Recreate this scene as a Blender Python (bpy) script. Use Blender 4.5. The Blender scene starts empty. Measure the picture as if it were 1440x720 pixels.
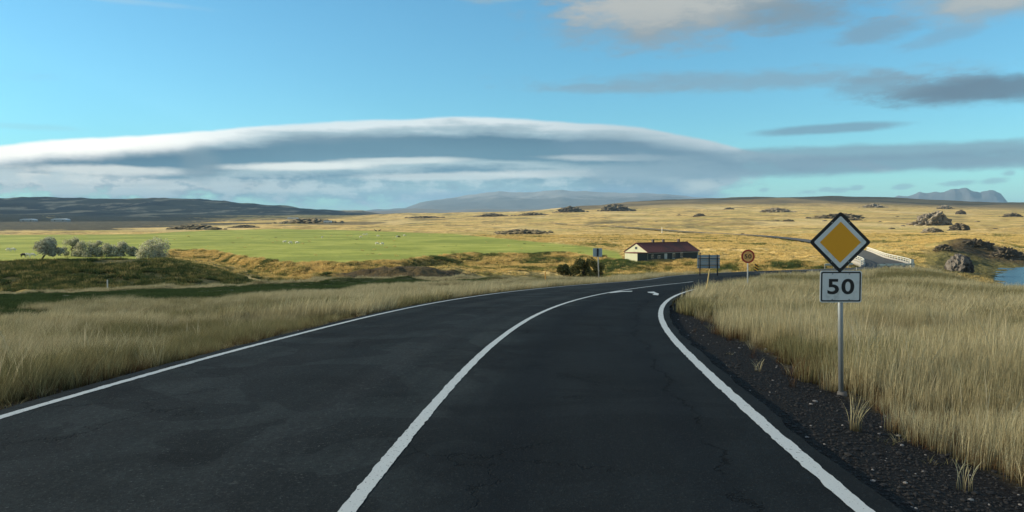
import bpy, bmesh, math, random
import numpy as np
from mathutils import Vector, Matrix, noise as mnoise
R = math.radians
random.seed(7); RNG = np.random.default_rng(7)
scene = bpy.context.scene
COL = scene.collection

# ------------------------------------------------------------------ camera, light, sky, exposure
F = 1100.0; PITCH = math.atan(48 / F); CZ = 2.0
cam_d = bpy.data.cameras.new('camera'); cam = bpy.data.objects.new('camera', cam_d); COL.objects.link(cam)
cam_d.lens = F / 1440 * 36; cam_d.sensor_width = 36; cam_d.clip_start = .1; cam_d.clip_end = 90000
cam.location = (0, 0, CZ); cam.rotation_euler = (math.pi / 2 - PITCH, 0, 0)
scene.camera = cam
SUN_EL, SUN_AZ = R(21), R(-84)           # azimuth from +Y, negative = left of the view
SUNV = Vector((math.sin(SUN_AZ) * math.cos(SUN_EL), math.cos(SUN_AZ) * math.cos(SUN_EL), math.sin(SUN_EL)))
sd = bpy.data.lights.new('sun', 'SUN'); sd.energy = 5; sd.angle = R(.5); sd.color = (1, .85, .62)
sun = bpy.data.objects.new('sun', sd); COL.objects.link(sun)
sun.rotation_euler = SUNV.to_track_quat('Z', 'Y').to_euler()
vs = scene.view_settings
scene.display_settings.display_device = 'sRGB'
vs.view_transform = 'Standard'; vs.look = 'None'; vs.exposure = .82; vs.gamma = 1; vs.use_curve_mapping = False
scene.cycles.volume_bounces = 0; scene.cycles.max_bounces = 6; scene.cycles.transparent_max_bounces = 8
scene.cycles.use_denoising = True

def ray(px, py):
    a = (px - 720) / F; b = -(py - 360) / F
    return Vector((a, math.cos(PITCH) + b * math.sin(PITCH), -math.sin(PITCH) + b * math.cos(PITCH)))
def at(px, py, Y):                        # point seen at a pixel of the photograph, at depth Y
    d = ray(px, py); return Vector((d.x / d.y * Y, Y, CZ + d.z / d.y * Y))
def azel(px, py):
    d = ray(px, py).normalized(); return math.atan2(d.x, d.y), math.asin(d.z)

class NT:                                 # tiny helper to write node maths
    def __init__(s, tree): s.t = tree; s.n = tree.nodes; s.l = tree.links
    def new(s, kind, **kw):
        n = s.n.new(kind)
        for k, v in kw.items(): setattr(n, k, v)
        return n
    def put(s, sock, v):
        if isinstance(v, bpy.types.NodeSocket): s.l.new(v, sock)
        elif v is not None:
            try: sock.default_value = v
            except Exception: sock.default_value = tuple(v) + (1,)
    def m(s, op, a, b=None, c=None, clamp=False):
        n = s.new('ShaderNodeMath', operation=op, use_clamp=clamp)
        for i, v in enumerate((a, b, c)):
            if v is not None: s.put(n.inputs[i], v)
        return n.outputs[0]
    def mix(s, f, a, b, mode='MIX'):
        n = s.new('ShaderNodeMix', data_type='RGBA', blend_type=mode)
        s.put(n.inputs[0], f)
        for sock, v in ((n.inputs[6], a), (n.inputs[7], b)):
            s.put(sock, v if isinstance(v, bpy.types.NodeSocket) else tuple(v)[:3] + (1,))
        return n.outputs[2]
    def step(s, x, lo, hi):               # smoothstep; lo may exceed hi
        n = s.new('ShaderNodeMapRange', interpolation_type='SMOOTHSTEP')
        s.put(n.inputs[0], x)
        if lo < hi: n.inputs[1].default_value, n.inputs[2].default_value, n.inputs[3].default_value, n.inputs[4].default_value = lo, hi, 0, 1
        else: n.inputs[1].default_value, n.inputs[2].default_value, n.inputs[3].default_value, n.inputs[4].default_value = hi, lo, 1, 0
        return n.outputs[0]
    def xyz(s, x, y, z=0):
        n = s.new('ShaderNodeCombineXYZ')
        for i, v in enumerate((x, y, z)): s.put(n.inputs[i], v)
        return n.outputs[0]
    def noise(s, vec, scale, detail=3, rough=.55, dist=0, color=False):
        n = s.new('ShaderNodeTexNoise'); s.put(n.inputs['Vector'], vec)
        n.inputs['Scale'].default_value = scale; n.inputs['Detail'].default_value = detail
        n.inputs['Roughness'].default_value = rough; n.inputs['Distortion'].default_value = dist
        return n.outputs['Color' if color else 'Fac']
    def curve(s, x, pts):
        n = s.new('ShaderNodeFloatCurve'); s.put(n.inputs['Value'], x)
        c = n.mapping.curves[0]
        while len(c.points) < len(pts): c.points.new(.5, .5)
        for p, (a, b) in zip(c.points, pts): p.location = (a, b); p.handle_type = 'AUTO_CLAMPED'
        n.mapping.update(); return n.outputs[0]

# ---- world: physical sky, with the cloud deck drawn by direction
w = bpy.data.worlds.new('World'); scene.world = w; w.use_nodes = True
W = NT(w.node_tree); W.n.clear()
sky = W.new('ShaderNodeTexSky', sky_type='NISHITA'); sky.sun_disc = False
sky.sun_elevation = SUN_EL; sky.sun_rotation = SUN_AZ % (2 * math.pi)
sky.altitude = 100; sky.air_density = 1.0; sky.dust_density = .25; sky.ozone_density = 2.2
tc = W.new('ShaderNodeTexCoord'); sep = W.new('ShaderNodeSeparateXYZ'); W.l.new(tc.outputs['Generated'], sep.inputs[0])
AZ = W.m('ARCTAN2', sep.outputs[0], sep.outputs[1]); EL = W.m('ARCSINE', sep.outputs[2])
nv = W.xyz(AZ, W.m('MULTIPLY', EL, 3.2))
n_big = W.m('SUBTRACT', W.noise(nv, 4.5, 5, .6), .5)
n_fin = W.m('SUBTRACT', W.noise(nv, 20, 9, .68), .5)
n_str = W.m('SUBTRACT', W.noise(W.xyz(W.m('MULTIPLY', AZ, 2.2), W.m('MULTIPLY', EL, 26)), 2.0, 4, .5), .5)
n_puf = W.m('SUBTRACT', W.noise(W.xyz(AZ, W.m('MULTIPLY', EL, 2.0)), 24, 5, .6), .5)
K = 1 / F
col = W.mix(1.0, sky.outputs[0], (.50, .92, .98), 'MULTIPLY')
SKYS = .1
lumv = 1 / SKYS / (2 ** vs.exposure)      # cloud colours below are display-linear, the background runs at strength SKYS
def C3(r, g, b):                          # sRGB 0..255 -> linear sky units
    f = lambda c: ((c / 255 + .055) / 1.055) ** 2.4 if c > 10 else c / 3294
    return (f(r) * lumv, f(g) * lumv, f(b) * lumv)
def lens(px, py, hw, hh, tilt=0, soft=.5, amp=.5, fine=.35, opac=1.0):
    a0, e0 = azel(px, py)
    da = W.m('SUBTRACT', AZ, a0); de = W.m('SUBTRACT', W.m('SUBTRACT', EL, e0), W.m('MULTIPLY', da, math.tan(R(tilt))))
    q = W.m('ADD', W.m('POWER', W.m('ABSOLUTE', W.m('DIVIDE', da, hw * K)), 2.0), W.m('POWER', W.m('ABSOLUTE', W.m('DIVIDE', de, hh * K)), 2.0))
    d = W.m('SQRT', q)
    d = W.m('ADD', d, W.m('ADD', W.m('MULTIPLY', n_big, amp * 2), W.m('MULTIPLY', n_fin, fine * 3.2)))
    return W.m('MULTIPLY', W.step(d, 1 + soft * .15, 1 - soft * .75), opac), de
# broken cloud added overhead and behind, out of view, to neutralise the ambient light
dvn = W.noise(tc.outputs['Generated'], 2.6, 6, .62)
hic = W.m('MULTIPLY', W.m('MULTIPLY', W.step(dvn, .44, .58), W.step(EL, .36, .60)), .85)
back = W.m('MULTIPLY', W.m('MULTIPLY', W.step(W.m('ABSOLUTE', AZ), .95, 1.35), W.step(dvn, .40, .54)), .85)
col = W.mix(W.m('MAXIMUM', hic, back), col, C3(168, 172, 174))
# cloud bank
X0, X1 = -3.0, 3.0
def axn(px, py=200): return (azel(px, py)[0] - X0) / (X1 - X0)
tops = [(-900, 262), (-500, 230), (0, 201), (80, 194), (200, 190), (300, 181), (430, 171), (560, 166), (660, 163), (760, 168), (860, 173), (940, 184), (1000, 195), (1035, 205), (1080, 213), (1150, 216), (1260, 234), (1400, 290), (1700, 300)]
tcv = W.curve(W.m('DIVIDE', W.m('SUBTRACT', AZ, X0), X1 - X0), [(0, 0)] + [(axn(x, y), azel(x, y)[1] / .2) for x, y in tops if x > -2000] + [(1, 0)])
topel = W.m('MULTIPLY', tcv, .2)
depth = W.m('SUBTRACT', topel, EL)        # angle below the top rim
depth_n = W.m('ADD', depth, W.m('ADD', W.m('MULTIPLY', n_big, .010), W.m('MULTIPLY', n_fin, .004)))
bank = W.step(depth_n, -.0006, .0042)
low = W.m('ADD', EL, W.m('ADD', W.m('MULTIPLY', n_puf, .075), W.m('MULTIPLY', n_big, .02)))
lowr = W.m('MULTIPLY', W.step(AZ, azel(985, 200)[0], azel(1060, 200)[0]), .036)
bank = W.m('MULTIPLY', bank, W.step(W.m('SUBTRACT', low, lowr), .018, .034))
px_d = W.m('ADD', W.m('DIVIDE', depth, 130 * K), W.m('ADD', W.m('MULTIPLY', n_str, .26), W.m('MULTIPLY', n_fin, .14)))
cr = W.new('ShaderNodeValToRGB'); W.l.new(px_d, cr.inputs[0]); els = cr.color_ramp.elements
stops = [(0, (214, 234, 240)), (.07, (222, 236, 240)), (.13, (148, 180, 194)), (.20, (88, 128, 150)), (.42, (98, 140, 160)), (.50, (176, 200, 206)), (.58, (96, 138, 160)), (.72, (150, 188, 198)), (.84, (138, 178, 192)), (1, (172, 204, 210))]
while len(els) < len(stops): els.new(.5)
for e, (p, c) in zip(els, stops): e.position = p; e.color = tuple(v / lumv for v in C3(*c)) + (1,)
rc = W.mix(1.0, cr.outputs[0], (lumv,) * 3, 'MULTIPLY')
leftw = W.step(AZ, azel(430, 200)[0], azel(120, 200)[0])
capd = W.m('ADD', depth_n, W.m('MULTIPLY', n_puf, .012))
cap = W.m('MULTIPLY', W.m('ADD', W.m('MULTIPLY', leftw, .95), .14), W.step(capd, .030, .010), clamp=True)
rc = W.mix(W.m('MULTIPLY', W.step(AZ, azel(640, 200)[0], azel(960, 200)[0]), W.m('MULTIPLY', W.step(depth_n, .022, .010), .7)), rc, C3(150, 180, 194))
rc = W.mix(cap, rc, C3(292, 290, 280))
for (x, y, hw, hh, op, ti) in ((420, 234, 130, 7, .95, 1.8), (560, 226, 110, 6, .6, 1.5), (150, 240, 130, 8, .85, .5), (40, 250, 160, 9, .85, 0), (640, 248, 200, 7, .55, 1), (860, 222, 110, 6, .5, -1), (800, 244, 150, 7, .45, 0), (300, 262, 260, 10, .5, 0), (80, 268, 200, 8, .6, 0)):
    a, _ = lens(x, y, hw, hh, ti, .8, .35, .3, op); rc = W.mix(a, rc, C3(254, 258, 250))
pf = W.m('MULTIPLY', W.m('MULTIPLY', W.step(W.m('ADD', n_puf, W.m('MULTIPLY', n_str, .5)), -.05, .12), W.step(EL, .066, .050)), .75)
rc = W.mix(pf, rc, C3(206, 224, 226))
pf2 = W.m('MULTIPLY', W.m('MULTIPLY', W.step(n_puf, -.02, -.12), W.step(EL, .060, .045)), .6); rc = W.mix(pf2, rc, C3(136, 166, 182))
a, _ = lens(281, 232, 30, 30, 0, .8, .4, .3, .75); rc = W.mix(a, rc, C3(124, 152, 166))
col = W.mix(W.m('MULTIPLY', W.step(EL, .075, -.005), .22), col, C3(170, 226, 240))     # thin bright air low down
col = W.mix(bank, col, rc)
# other clouds: (px, py, half width, half height, tilt, soft, noise, fine, opacity, colour, rim)
for (x, y, hw, hh, ti, so, am, fi, op, c) in (
    (1240, 214, 330, 13, 0, .8, .35, .25, .85, (132, 164, 180)), (1180, 232, 420, 15, .6, .8, .35, .25, .9, (122, 154, 172)),
    (900, 215, 150, 20, -4, .8, .3, .3, .6, (116, 148, 168)), (1500, 225, 160, 12, 0, .8, .3, .3, .7, (130, 160, 176)),
    (930, 245, 130, 26, -4, .8, .4, .5, .75, (142, 170, 184)), (720, 282, 260, 16, 0, .8, .3, .4, .8, (128, 164, 190)), (900, 276, 150, 18, 0, .8, .4, .5, .75, (116, 152, 180)), (985, 262, 34, 12, 0, .9, .5, .6, .8, (196, 212, 210)),
    (1170, 181, 108, 8, 1.5, .7, .2, .2, .8, (122, 158, 178)),
    (1330, 128, 90, 22, 0, .9, .3, .4, .7, (118, 140, 156)), (1400, 125, 150, 20, 1, .9, .35, .4, .9, (104, 128, 146)),
    (1040, 115, 290, 17, -1, 1.1, .5, .6, .62, (138, 162, 176)), (1230, 122, 70, 20, 0, 1.0, .5, .6, .55, (126, 152, 168)), (880, 125, 180, 8, -1, 1.0, .5, .5, .4, (140, 168, 184)),
    (1230, 45, 62, 17, 6, .9, .5, .5, .7, (126, 156, 176)), (1320, 54, 50, 11, 10, .9, .5, .5, .5, (130, 164, 186)),
    (980, 10, 230, 58, 2, 1.0, .4, .45, .92, (150, 160, 164)), (1110, 22, 100, 30, 0, 1.0, .4, .45, .6, (122, 144, 158)),
    (1400, -8, 110, 32, 0, 1.0, .4, .4, .9, (158, 172, 178)), (700, -3, 60, 9, 0, 1, .5, .5, .5, (160, 186, 196)),
    (1050, -45, 420, 48, 0, 1.0, .5, .5, .8, (150, 166, 176)), (-250, 90, 200, 14, 2, 1, .5, .5, .5, (150, 180, 196)),
    (150, -2, 140, 5, 0, 1, .4, .4, .3, (190, 214, 224)), (40, 178, 70, 5, 0, 1, .4, .4, .25, (170, 214, 226))):
    a, de = lens(x, y, hw, hh, ti, so, am, fi, op)
    col = W.mix(a, col, C3(*c))
for (x, y, hw, hh, op) in ((905, 14, 120, 26, .75), (960, 0, 150, 16, .6), (1400, -2, 60, 12, .6), (1000, 20, 60, 20, .3)):
    a, _ = lens(x, y, hw, hh, 0, 1.0, .5, .6, op); col = W.mix(a, col, C3(190, 192, 188))
for (x, y, hw) in ((1075, 267, 9), (1134, 270, 16), (1160, 267, 9), (1180, 268, 14), (1205, 264, 9), (1268, 263, 12), (1350, 257, 20), (1398, 254, 16), (1420, 243, 10)):
    a, _ = lens(x, y, hw, 4, 3, .9, .5, .7, .6); col = W.mix(a, col, C3(142, 176, 190))
bg = W.new('ShaderNodeBackground'); W.l.new(col, bg.inputs[0]); bg.inputs[1].default_value = SKYS
wo = W.new('ShaderNodeOutputWorld'); W.l.new(bg.outputs[0], wo.inputs[0])

# ------------------------------------------------------------------ helpers
def tag(o, label=None, cat=None, group=None, kind=None):
    if label: o['label'] = label
    if cat: o['category'] = cat
    if group: o['group'] = group
    if kind: o['kind'] = kind
    return o
def link(name, me, m=None, parent=None, loc=None):
    if m is not None and not me.materials: me.materials.append(m)
    o = bpy.data.objects.new(name, me); COL.objects.link(o)
    if parent is not None: o.parent = parent
    if loc is not None: o.location = loc
    return o
def empty(name, loc, rz=0, s=1):
    o = bpy.data.objects.new(name, None); COL.objects.link(o); o.empty_display_size = .3
    o.location = loc; o.rotation_euler = (0, 0, rz); o.scale = (s,) * 3; return o
def copy_tree(o, parent=None):
    c = o.copy(); COL.objects.link(c)
    if parent is not None: c.parent = parent
    for ch in [q for q in bpy.data.objects if q.parent == o]: copy_tree(ch, c)
    return c
class MB:                                 # collects shapes, then links them as one mesh object
    def __init__(s): s.b = bmesh.new()
    def box(s, c, d, rot=None, bev=0):
        g = bmesh.ops.create_cube(s.b, size=1)['verts']
        M = Matrix.Translation(c) @ (rot if rot is not None else Matrix.Identity(4)) @ Matrix.Diagonal((d[0], d[1], d[2], 1))
        bmesh.ops.transform(s.b, matrix=M, verts=g)
        if bev: bmesh.ops.bevel(s.b, geom=list({e for v in g for e in v.link_edges}), offset=bev, segments=2, affect='EDGES', clamp_overlap=True)
        return s
    def tube(s, p, q, r0, r1=None, n=10):
        p, q = Vector(p), Vector(q); r1 = r0 if r1 is None else r1; ax = q - p
        g = bmesh.ops.create_cone(s.b, cap_ends=True, segments=n, radius1=r0, radius2=max(r1, 1e-4), depth=ax.length)['verts']
        bmesh.ops.transform(s.b, matrix=Matrix.Translation((p + q) / 2) @ ax.to_track_quat('Z', 'Y').to_matrix().to_4x4(), verts=g); return s
    def prism(s, pts, y0, y1):            # outline in x,z extruded along y
        f = [s.b.verts.new((x, y0, z)) for x, z in pts]; k = [s.b.verts.new((x, y1, z)) for x, z in pts]
        s.b.faces.new(f); s.b.faces.new(k[::-1]); n = len(pts)
        for i in range(n): s.b.faces.new((f[i], k[i], k[(i + 1) % n], f[(i + 1) % n]))
        bmesh.ops.recalc_face_normals(s.b, faces=s.b.faces[:]); return s
    def ball(s, c, d, sub=2):
        g = bmesh.ops.create_icosphere(s.b, subdivisions=sub, radius=1)['verts']
        bmesh.ops.transform(s.b, matrix=Matrix.Translation(c) @ Matrix.Diagonal((d[0], d[1], d[2], 1)), verts=g); return s
    def poly(s, pts):
        s.b.faces.new([s.b.verts.new(p) for p in pts]); return s
    def mesh(s, name, smooth=False):
        me = bpy.data.meshes.new(name); s.b.to_mesh(me); s.b.free()
        if smooth: me.shade_smooth()
        return me
    def build(s, name, m, parent=None, smooth=False, loc=None): return link(name, s.mesh(name, smooth), m, parent, loc)
def np_mesh(name, V, Fq, smooth=True):    # quads or tris from numpy
    me = bpy.data.meshes.new(name); V = np.asarray(V, np.float32); Fq = np.asarray(Fq, np.int32); k = Fq.shape[1]
    me.vertices.add(len(V)); me.vertices.foreach_set('co', V.ravel())
    me.loops.add(Fq.size); me.loops.foreach_set('vertex_index', Fq.ravel())
    me.polygons.add(len(Fq)); me.polygons.foreach_set('loop_start', np.arange(0, Fq.size, k, dtype=np.int32))
    me.update(calc_edges=True)
    if smooth: me.shade_smooth()
    return me
def attr(me, name, vals):
    a = me.attributes.new(name, 'FLOAT', 'POINT'); a.data.foreach_set('value', np.asarray(vals, np.float32).ravel())
# numpy noise
def _h(ix, iy, s):
    n = (ix.astype(np.int64) * 374761393 + iy.astype(np.int64) * 668265263 + s * 1442695041) & 0x7fffffff
    n = ((n ^ (n >> 13)) * 1274126177) & 0x7fffffff
    return ((n ^ (n >> 16)) & 0xffff) / 65535.0
def vnoise(x, y, s=0):
    ix = np.floor(x); iy = np.floor(y); fx = x - ix; fy = y - iy
    fx = fx * fx * fx * (fx * (fx * 6 - 15) + 10); fy = fy * fy * fy * (fy * (fy * 6 - 15) + 10)
    a = _h(ix, iy, s); b = _h(ix + 1, iy, s); c = _h(ix, iy + 1, s); d = _h(ix + 1, iy + 1, s)
    return (a + (b - a) * fx) + ((c + (d - c) * fx) - (a + (b - a) * fx)) * fy
def fbm(x, y, s=0, o=4):
    t = 0; a = 1; n = 0
    for i in range(o):
        t = t + a * (vnoise(x * 2 ** i + 13.7 * i, y * 2 ** i - 7.1 * i, s + i) - .5); n += a; a *= .5
    return t / n * 2
def sstep(x, a, b):
    t = np.clip((x - a) / (b - a), 0, 1); return t * t * (3 - 2 * t)

# ------------------------------------------------------------------ materials
def mat(name, base, rough=.8, var=.15, scale=8, detail=4, bump=0, bscale=None, metal=0, spec=.5, coords='Object', second=None, secfac=(.5, .6), secscale=None, emis=None):
    m = bpy.data.materials.new(name); m.use_nodes = True; T = NT(m.node_tree); T.n.clear()
    p = T.new('ShaderNodeBsdfPrincipled'); o = T.new('ShaderNodeOutputMaterial'); T.l.new(p.outputs[0], o.inputs[0])
    tc = T.new('ShaderNodeTexCoord').outputs[coords]
    n = T.noise(tc, scale, detail)
    c = T.mix(n, tuple(v * (1 - var) for v in base), tuple(min(1, v * (1 + var)) for v in base))
    if second:
        k = T.step(T.noise(tc, secscale or scale * .3, 5, .65), *secfac); c = T.mix(k, c, second)
    T.l.new(c, p.inputs['Base Color']); p.inputs['Roughness'].default_value = rough; p.inputs['Metallic'].default_value = metal
    p.inputs['Specular IOR Level'].default_value = spec
    if bump:
        b = T.new('ShaderNodeBump'); b.inputs['Strength'].default_value = 1; b.inputs['Distance'].default_value = bump
        T.l.new(T.noise(tc, bscale or scale, 6, .65), b.inputs['Height']); T.l.new(b.outputs[0], p.inputs['Normal'])
    return m
def leaf_mat(name, lo, hi, base=None, trans=.35, gradient=True, rnd=.25):
    """blade or leaf: colour by height along it, by instance, slight translucency"""
    m = bpy.data.materials.new(name); m.use_nodes = True; T = NT(m.node_tree); T.n.clear()
    oi = T.new('ShaderNodeObjectInfo').outputs['Random']
    geo = T.new('ShaderNodeNewGeometry')
    ri = geo.outputs['Random Per Island']
    f = T.m('ADD', T.m('MULTIPLY', oi, .6), T.m('MULTIPLY', ri, .4))
    wn = T.noise(geo.outputs['Position'], .35, 3)
    f = T.m('ADD', T.m('MULTIPLY', f, .55), T.m('MULTIPLY', T.step(wn, .3, .7), .45))
    c = T.mix(f, lo, hi)
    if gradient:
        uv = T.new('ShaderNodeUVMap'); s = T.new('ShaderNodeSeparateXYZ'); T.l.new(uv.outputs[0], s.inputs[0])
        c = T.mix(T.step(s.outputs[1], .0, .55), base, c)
    v = T.m('ADD', T.m('MULTIPLY', ri, rnd * 2), 1 - rnd)
    c = T.mix(1.0, c, T.xyz(v, v, v), 'MULTIPLY')
    d = T.new('ShaderNodeBsdfDiffuse'); t = T.new('ShaderNodeBsdfTranslucent'); T.l.new(c, d.inputs[0]); T.l.new(c, t.inputs[0])
    x = T.new('ShaderNodeMixShader'); x.inputs[0].default_value = trans; T.l.new(d.outputs[0], x.inputs[1]); T.l.new(t.outputs[0], x.inputs[2])
    o = T.new('ShaderNodeOutputMaterial'); T.l.new(x.outputs[0], o.inputs[0]); return m

# ------------------------------------------------------------------ road in plan
SLOPE = .047
def road_z(Y):
    Y = np.asarray(Y, float)
    z = np.where(Y < 4, 0, np.where(Y < 14, -SLOPE * (Y - 4) ** 2 / 20, -SLOPE * (Y - 9)))
    z = np.maximum(z, -6.15 + 0 * Y)
    far = np.interp(Y, [140, 230, 354, 500, 650, 900, 1150, 1400, 1800], [-6.15, -6.35, -6.4, -6.6, -6.6, -4.6, -2.2, .2, 5])
    return np.where(Y > 140, far, z)
def unroad(px, py):                       # pixel -> plan point on the descending road surface
    d = ray(px, py); Y = 10.0
    for _ in range(60): Y = .5 * Y + .5 * (CZ - float(road_z(Y))) * d.y / -d.z
    return d.x / d.y * Y, Y
def xofy(pts, deg):
    P = np.array([unroad(*p) for p in pts]); return P
cen_px = [(487, 720), (548, 640), (610, 577), (647, 527), (693, 483), (740, 450), (787, 430), (847, 413), (930, 401), (958, 398)]
lef_px = [(0, 588), (47, 573), (100, 557), (180, 535), (247, 517), (327, 494), (400, 475), (480, 453), (580, 433), (627, 424), (667, 416), (720, 410), (813, 401), (882, 395.5)]
rig_px = [(1218, 720), (1149, 659), (1102, 630), (1007, 536), (960, 486), (928, 437), (940, 420), (960, 413), (995, 403)]
YY = np.concatenate([np.arange(-80, 60, .25), np.arange(60, 300, 1.), np.arange(300, 1900, 5.)])
far_c = [(19.5, 72), (32, 93), (50.5, 117), (67, 140), (83.5, 185), (100, 230), (132, 354), (143, 480), (139, 590), (115, 700), (52, 960), (52, 1200), (70, 1800)]
def smooth_fit(px, extra, deg=5):
    P = xofy(px, deg); c = np.polyfit(P[:, 1], P[:, 0], deg, w=1 / np.sqrt(P[:, 1])); y0, y1 = P[0, 1], P[-1, 1]
    ys = np.linspace(y0, y1, 30); xs = np.polyval(c, ys)
    sl = (xs[1] - xs[0]) / (ys[1] - ys[0]); sl = min(max(sl, .0), .09)
    Y = np.concatenate([[-80, -30, y0 - 3], ys, [e[1] for e in extra]])
    X = np.concatenate([[xs[0] - sl * (y0 + 80), xs[0] - sl * (y0 + 30), xs[0] - sl * 3], xs, [e[0] for e in extra]])
    # cubic Hermite through the points
    m = np.gradient(X, Y); i = np.clip(np.searchsorted(Y, YY) - 1, 0, len(Y) - 2)
    h = Y[i + 1] - Y[i]; t = (YY - Y[i]) / h
    return (2 * t ** 3 - 3 * t ** 2 + 1) * X[i] + (t ** 3 - 2 * t ** 2 + t) * h * m[i] + (-2 * t ** 3 + 3 * t ** 2) * X[i + 1] + (t ** 3 - t ** 2) * h * m[i + 1]
XC = smooth_fit(cen_px, far_c, 4)
sl = np.gradient(XC, YY); cosr = 1 / np.sqrt(1 + sl ** 2)
def edge(px, off, y0, y1, deg):
    far = XC + off / cosr; near = smooth_fit(px, [(np.interp(y, YY, far), y) for y in (58, 70, 100, 140, 230, 354, 650, 900, 1400, 1800)], deg)
    return near + (far - near) * sstep(YY, y0, y1)
XL = edge(lef_px, -3.9, 44, 66, 4); XR = edge(rig_px, 3.5, 40, 62, 3)
XL = np.where(YY > 80, np.minimum(XL, XC - 3.5 / cosr), XL)
fC = lambda Y: np.interp(Y, YY, XC); fL = lambda Y: np.interp(Y, YY, XL); fR = lambda Y: np.interp(Y, YY, XR); fcos = lambda Y: np.interp(Y, YY, cosr)
gravw = lambda Y: np.interp(Y, [0, 8, 12, 20, 28, 36, 60], [1.6, 1.6, 1.5, 1.2, .75, .4, .35])   # right gravel strip

# ------------------------------------------------------------------ ground heights (rows of features by view column, smoothed on a polar grid)
def zz(y, Y): return at(720, y, Y).z
def row(*pts):                            # (px, Y, z) or (px, Y, 'p', py)
    P = [(p[0], p[1], zz(p[3], p[1]) if len(p) == 4 else p[2]) for p in pts]
    return np.array(P)
p = 'p'
rows = [
 row((0, 2, -.15), (1440, 2, -.15)), row((0, 9, -.32), (1440, 9, -.36)),
 row((0, 30, p, 430), (500, 30, p, 428), (700, 30, -1.4), (1000, 30, -1.25), (1060, 30, -1.1), (1440, 28, -1.0)),
 row((0, 52, p, 418), (300, 54, p, 411), (560, 58, p, 402), (700, 52, -2.6), (1000, 44, p, 406), (1060, 44, p, 401.5), (1130, 44, p, 402), (1440, 36, p, 420)),
 row((-300, 70, p, 415), (0, 70, p, 414), (150, 72, p, 411), (300, 75, p, 403), (400, 76, p, 398), (560, 80, p, 392), (640, 78, p, 392), (700, 75, -3.5), (1000, 75, -3.4), (1040, 62, p, 400), (1120, 60, p, 396), (1190, 60, p, 391), (1250, 60, p, 383.5), (1310, 60, p, 387), (1350, 55, p, 399), (1400, 45, p, 411), (1440, 42, p, 414)),
 row((0, 88, -6.6), (300, 88, -7), (480, 95, -8), (560, 100, -8.2), (700, 104, -8.8), (1000, 110, -8.8), (1180, 110, -9), (1300, 110, -9.5), (1440, 100, -11)),
 row((0, 97, p, 403), (240, 99, p, 402), (330, 102, p, 400), (400, 112, -8.5), (480, 120, -8.8), (560, 130, -9.2), (840, 136, -10.4), (1180, 135, -10.4), (1300, 140, -10.2), (1350, 150, -9.6), (1395, 150, -9.7), (1440, 150, -11)),
 row((0, 116, p, 369), (120, 116, p, 367), (200, 117, p, 364), (240, 118, p, 368), (280, 120, p, 376), (330, 123, p, 387), (380, 128, p, 394), (430, 134, p, 392), (480, 137, p, 384), (520, 138, p, 378), (580, 140, p, 374), (640, 144, p, 381), (690, 150, -9.4), (840, 150, -10), (1180, 150, -10), (1300, 160, p, 383), (1350, 166, p, 384), (1395, 176, -9.6), (1440, 196, -10.8)),
 row((0, 140, -7.5), (200, 150, -7.7), (240, 226, -8.8), (300, 222, -9.4), (340, 186, -9.4), (400, 156, -9.6), (480, 154, -10), (560, 160, -9.6), (600, 184, -9.6), (640, 200, -9.4), (800, 204, -9.2), (880, 168, -9.1), (1000, 172, -9.1), (1100, 158, -9.2), (1180, 156, -9.5), (1300, 175, p, 379), (1350, 181, p, 378), (1395, 198, -9.6), (1440, 208, -10.3)),
 row((0, 158, -7.15), (220, 168, -7.15), (240, 247, -7), (300, 241, -7), (340, 198, -7), (400, 169, -7), (480, 167, -7), (560, 174, -7), (600, 198, -7), (640, 215, -7), (800, 220, -7), (880, 181, -7.3), (1000, 186, -7.1), (1100, 172, -7), (1180, 168, -7), (1250, 186, -7), (1300, 205, p, 361), (1320, 217, p, 352), (1350, 226, p, 349), (1390, 226, p, 361), (1440, 223, p, 368)),
 row((0, 270, -6.95), (1000, 270, -6.8), (1180, 270, -6.6), (1300, 255, p, 345), (1330, 255, p, 340), (1355, 255, p, 333.5), (1390, 258, p, 343), (1440, 264, p, 355)),
 row((0, 350, -6.9), (800, 350, -6.7), (1100, 350, -6.5), (1250, 350, p, 338), (1350, 350, p, 334), (1440, 350, p, 341)),
 row((0, 600, -6.9), (560, 600, -6.6), (800, 600, -6.2), (1000, 600, p, 327), (1200, 600, p, 322), (1440, 600, p, 321)),
 row((0, 1000, p, 320), (400, 1000, p, 317), (700, 1000, p, 315.5), (850, 1000, p, 311), (1000, 1000, p, 307), (1100, 1000, p, 305), (1440, 1000, p, 306)),
 row((0, 1800, p, 309), (240, 1800, p, 311), (400, 1800, p, 308), (600, 1800, p, 305), (750, 1800, p, 300), (850, 1800, p, 297), (1000, 1800, p, 295), (1200, 1800, p, 293), (1440, 1800, p, 294)),
 row((0, 3200, p, 303), (240, 3200, p, 305), (400, 3200, p, 304), (520, 3200, p, 302), (640, 3200, p, 300), (740, 3200, p, 298), (850, 3200, p, 287), (930, 3200, p, 281), (1000, 3200, p, 278.5), (1080, 3200, p, 277), (1240, 3200, p, 277.5), (1300, 3200, p, 281), (1440, 3200, p, 285)),
 row((0, 4200, p, 296), (240, 4200, p, 299), (400, 4200, p, 301), (540, 4200, p, 303), (700, 4200, 20), (1000, 4200, 60), (1440, 4200, 60)),
 row((-500, 5600, p, 288), (0, 5600, p, 277), (50, 5600, p, 277), (100, 5600, p, 279), (180, 5600, p, 281), (240, 5600, p, 278), (290, 5600, p, 281), (340, 5600, p, 286), (400, 5600, p, 290), (440, 5600, p, 295), (480, 5600, p, 297), (508, 5600, p, 295.5), (540, 5600, p, 303), (640, 5600, 10), (1440, 5600, 10)),
 row((0, 9000, 0), (1440, 9000, 0)), row((0, 60000, 0), (1440, 60000, 0))]
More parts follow.
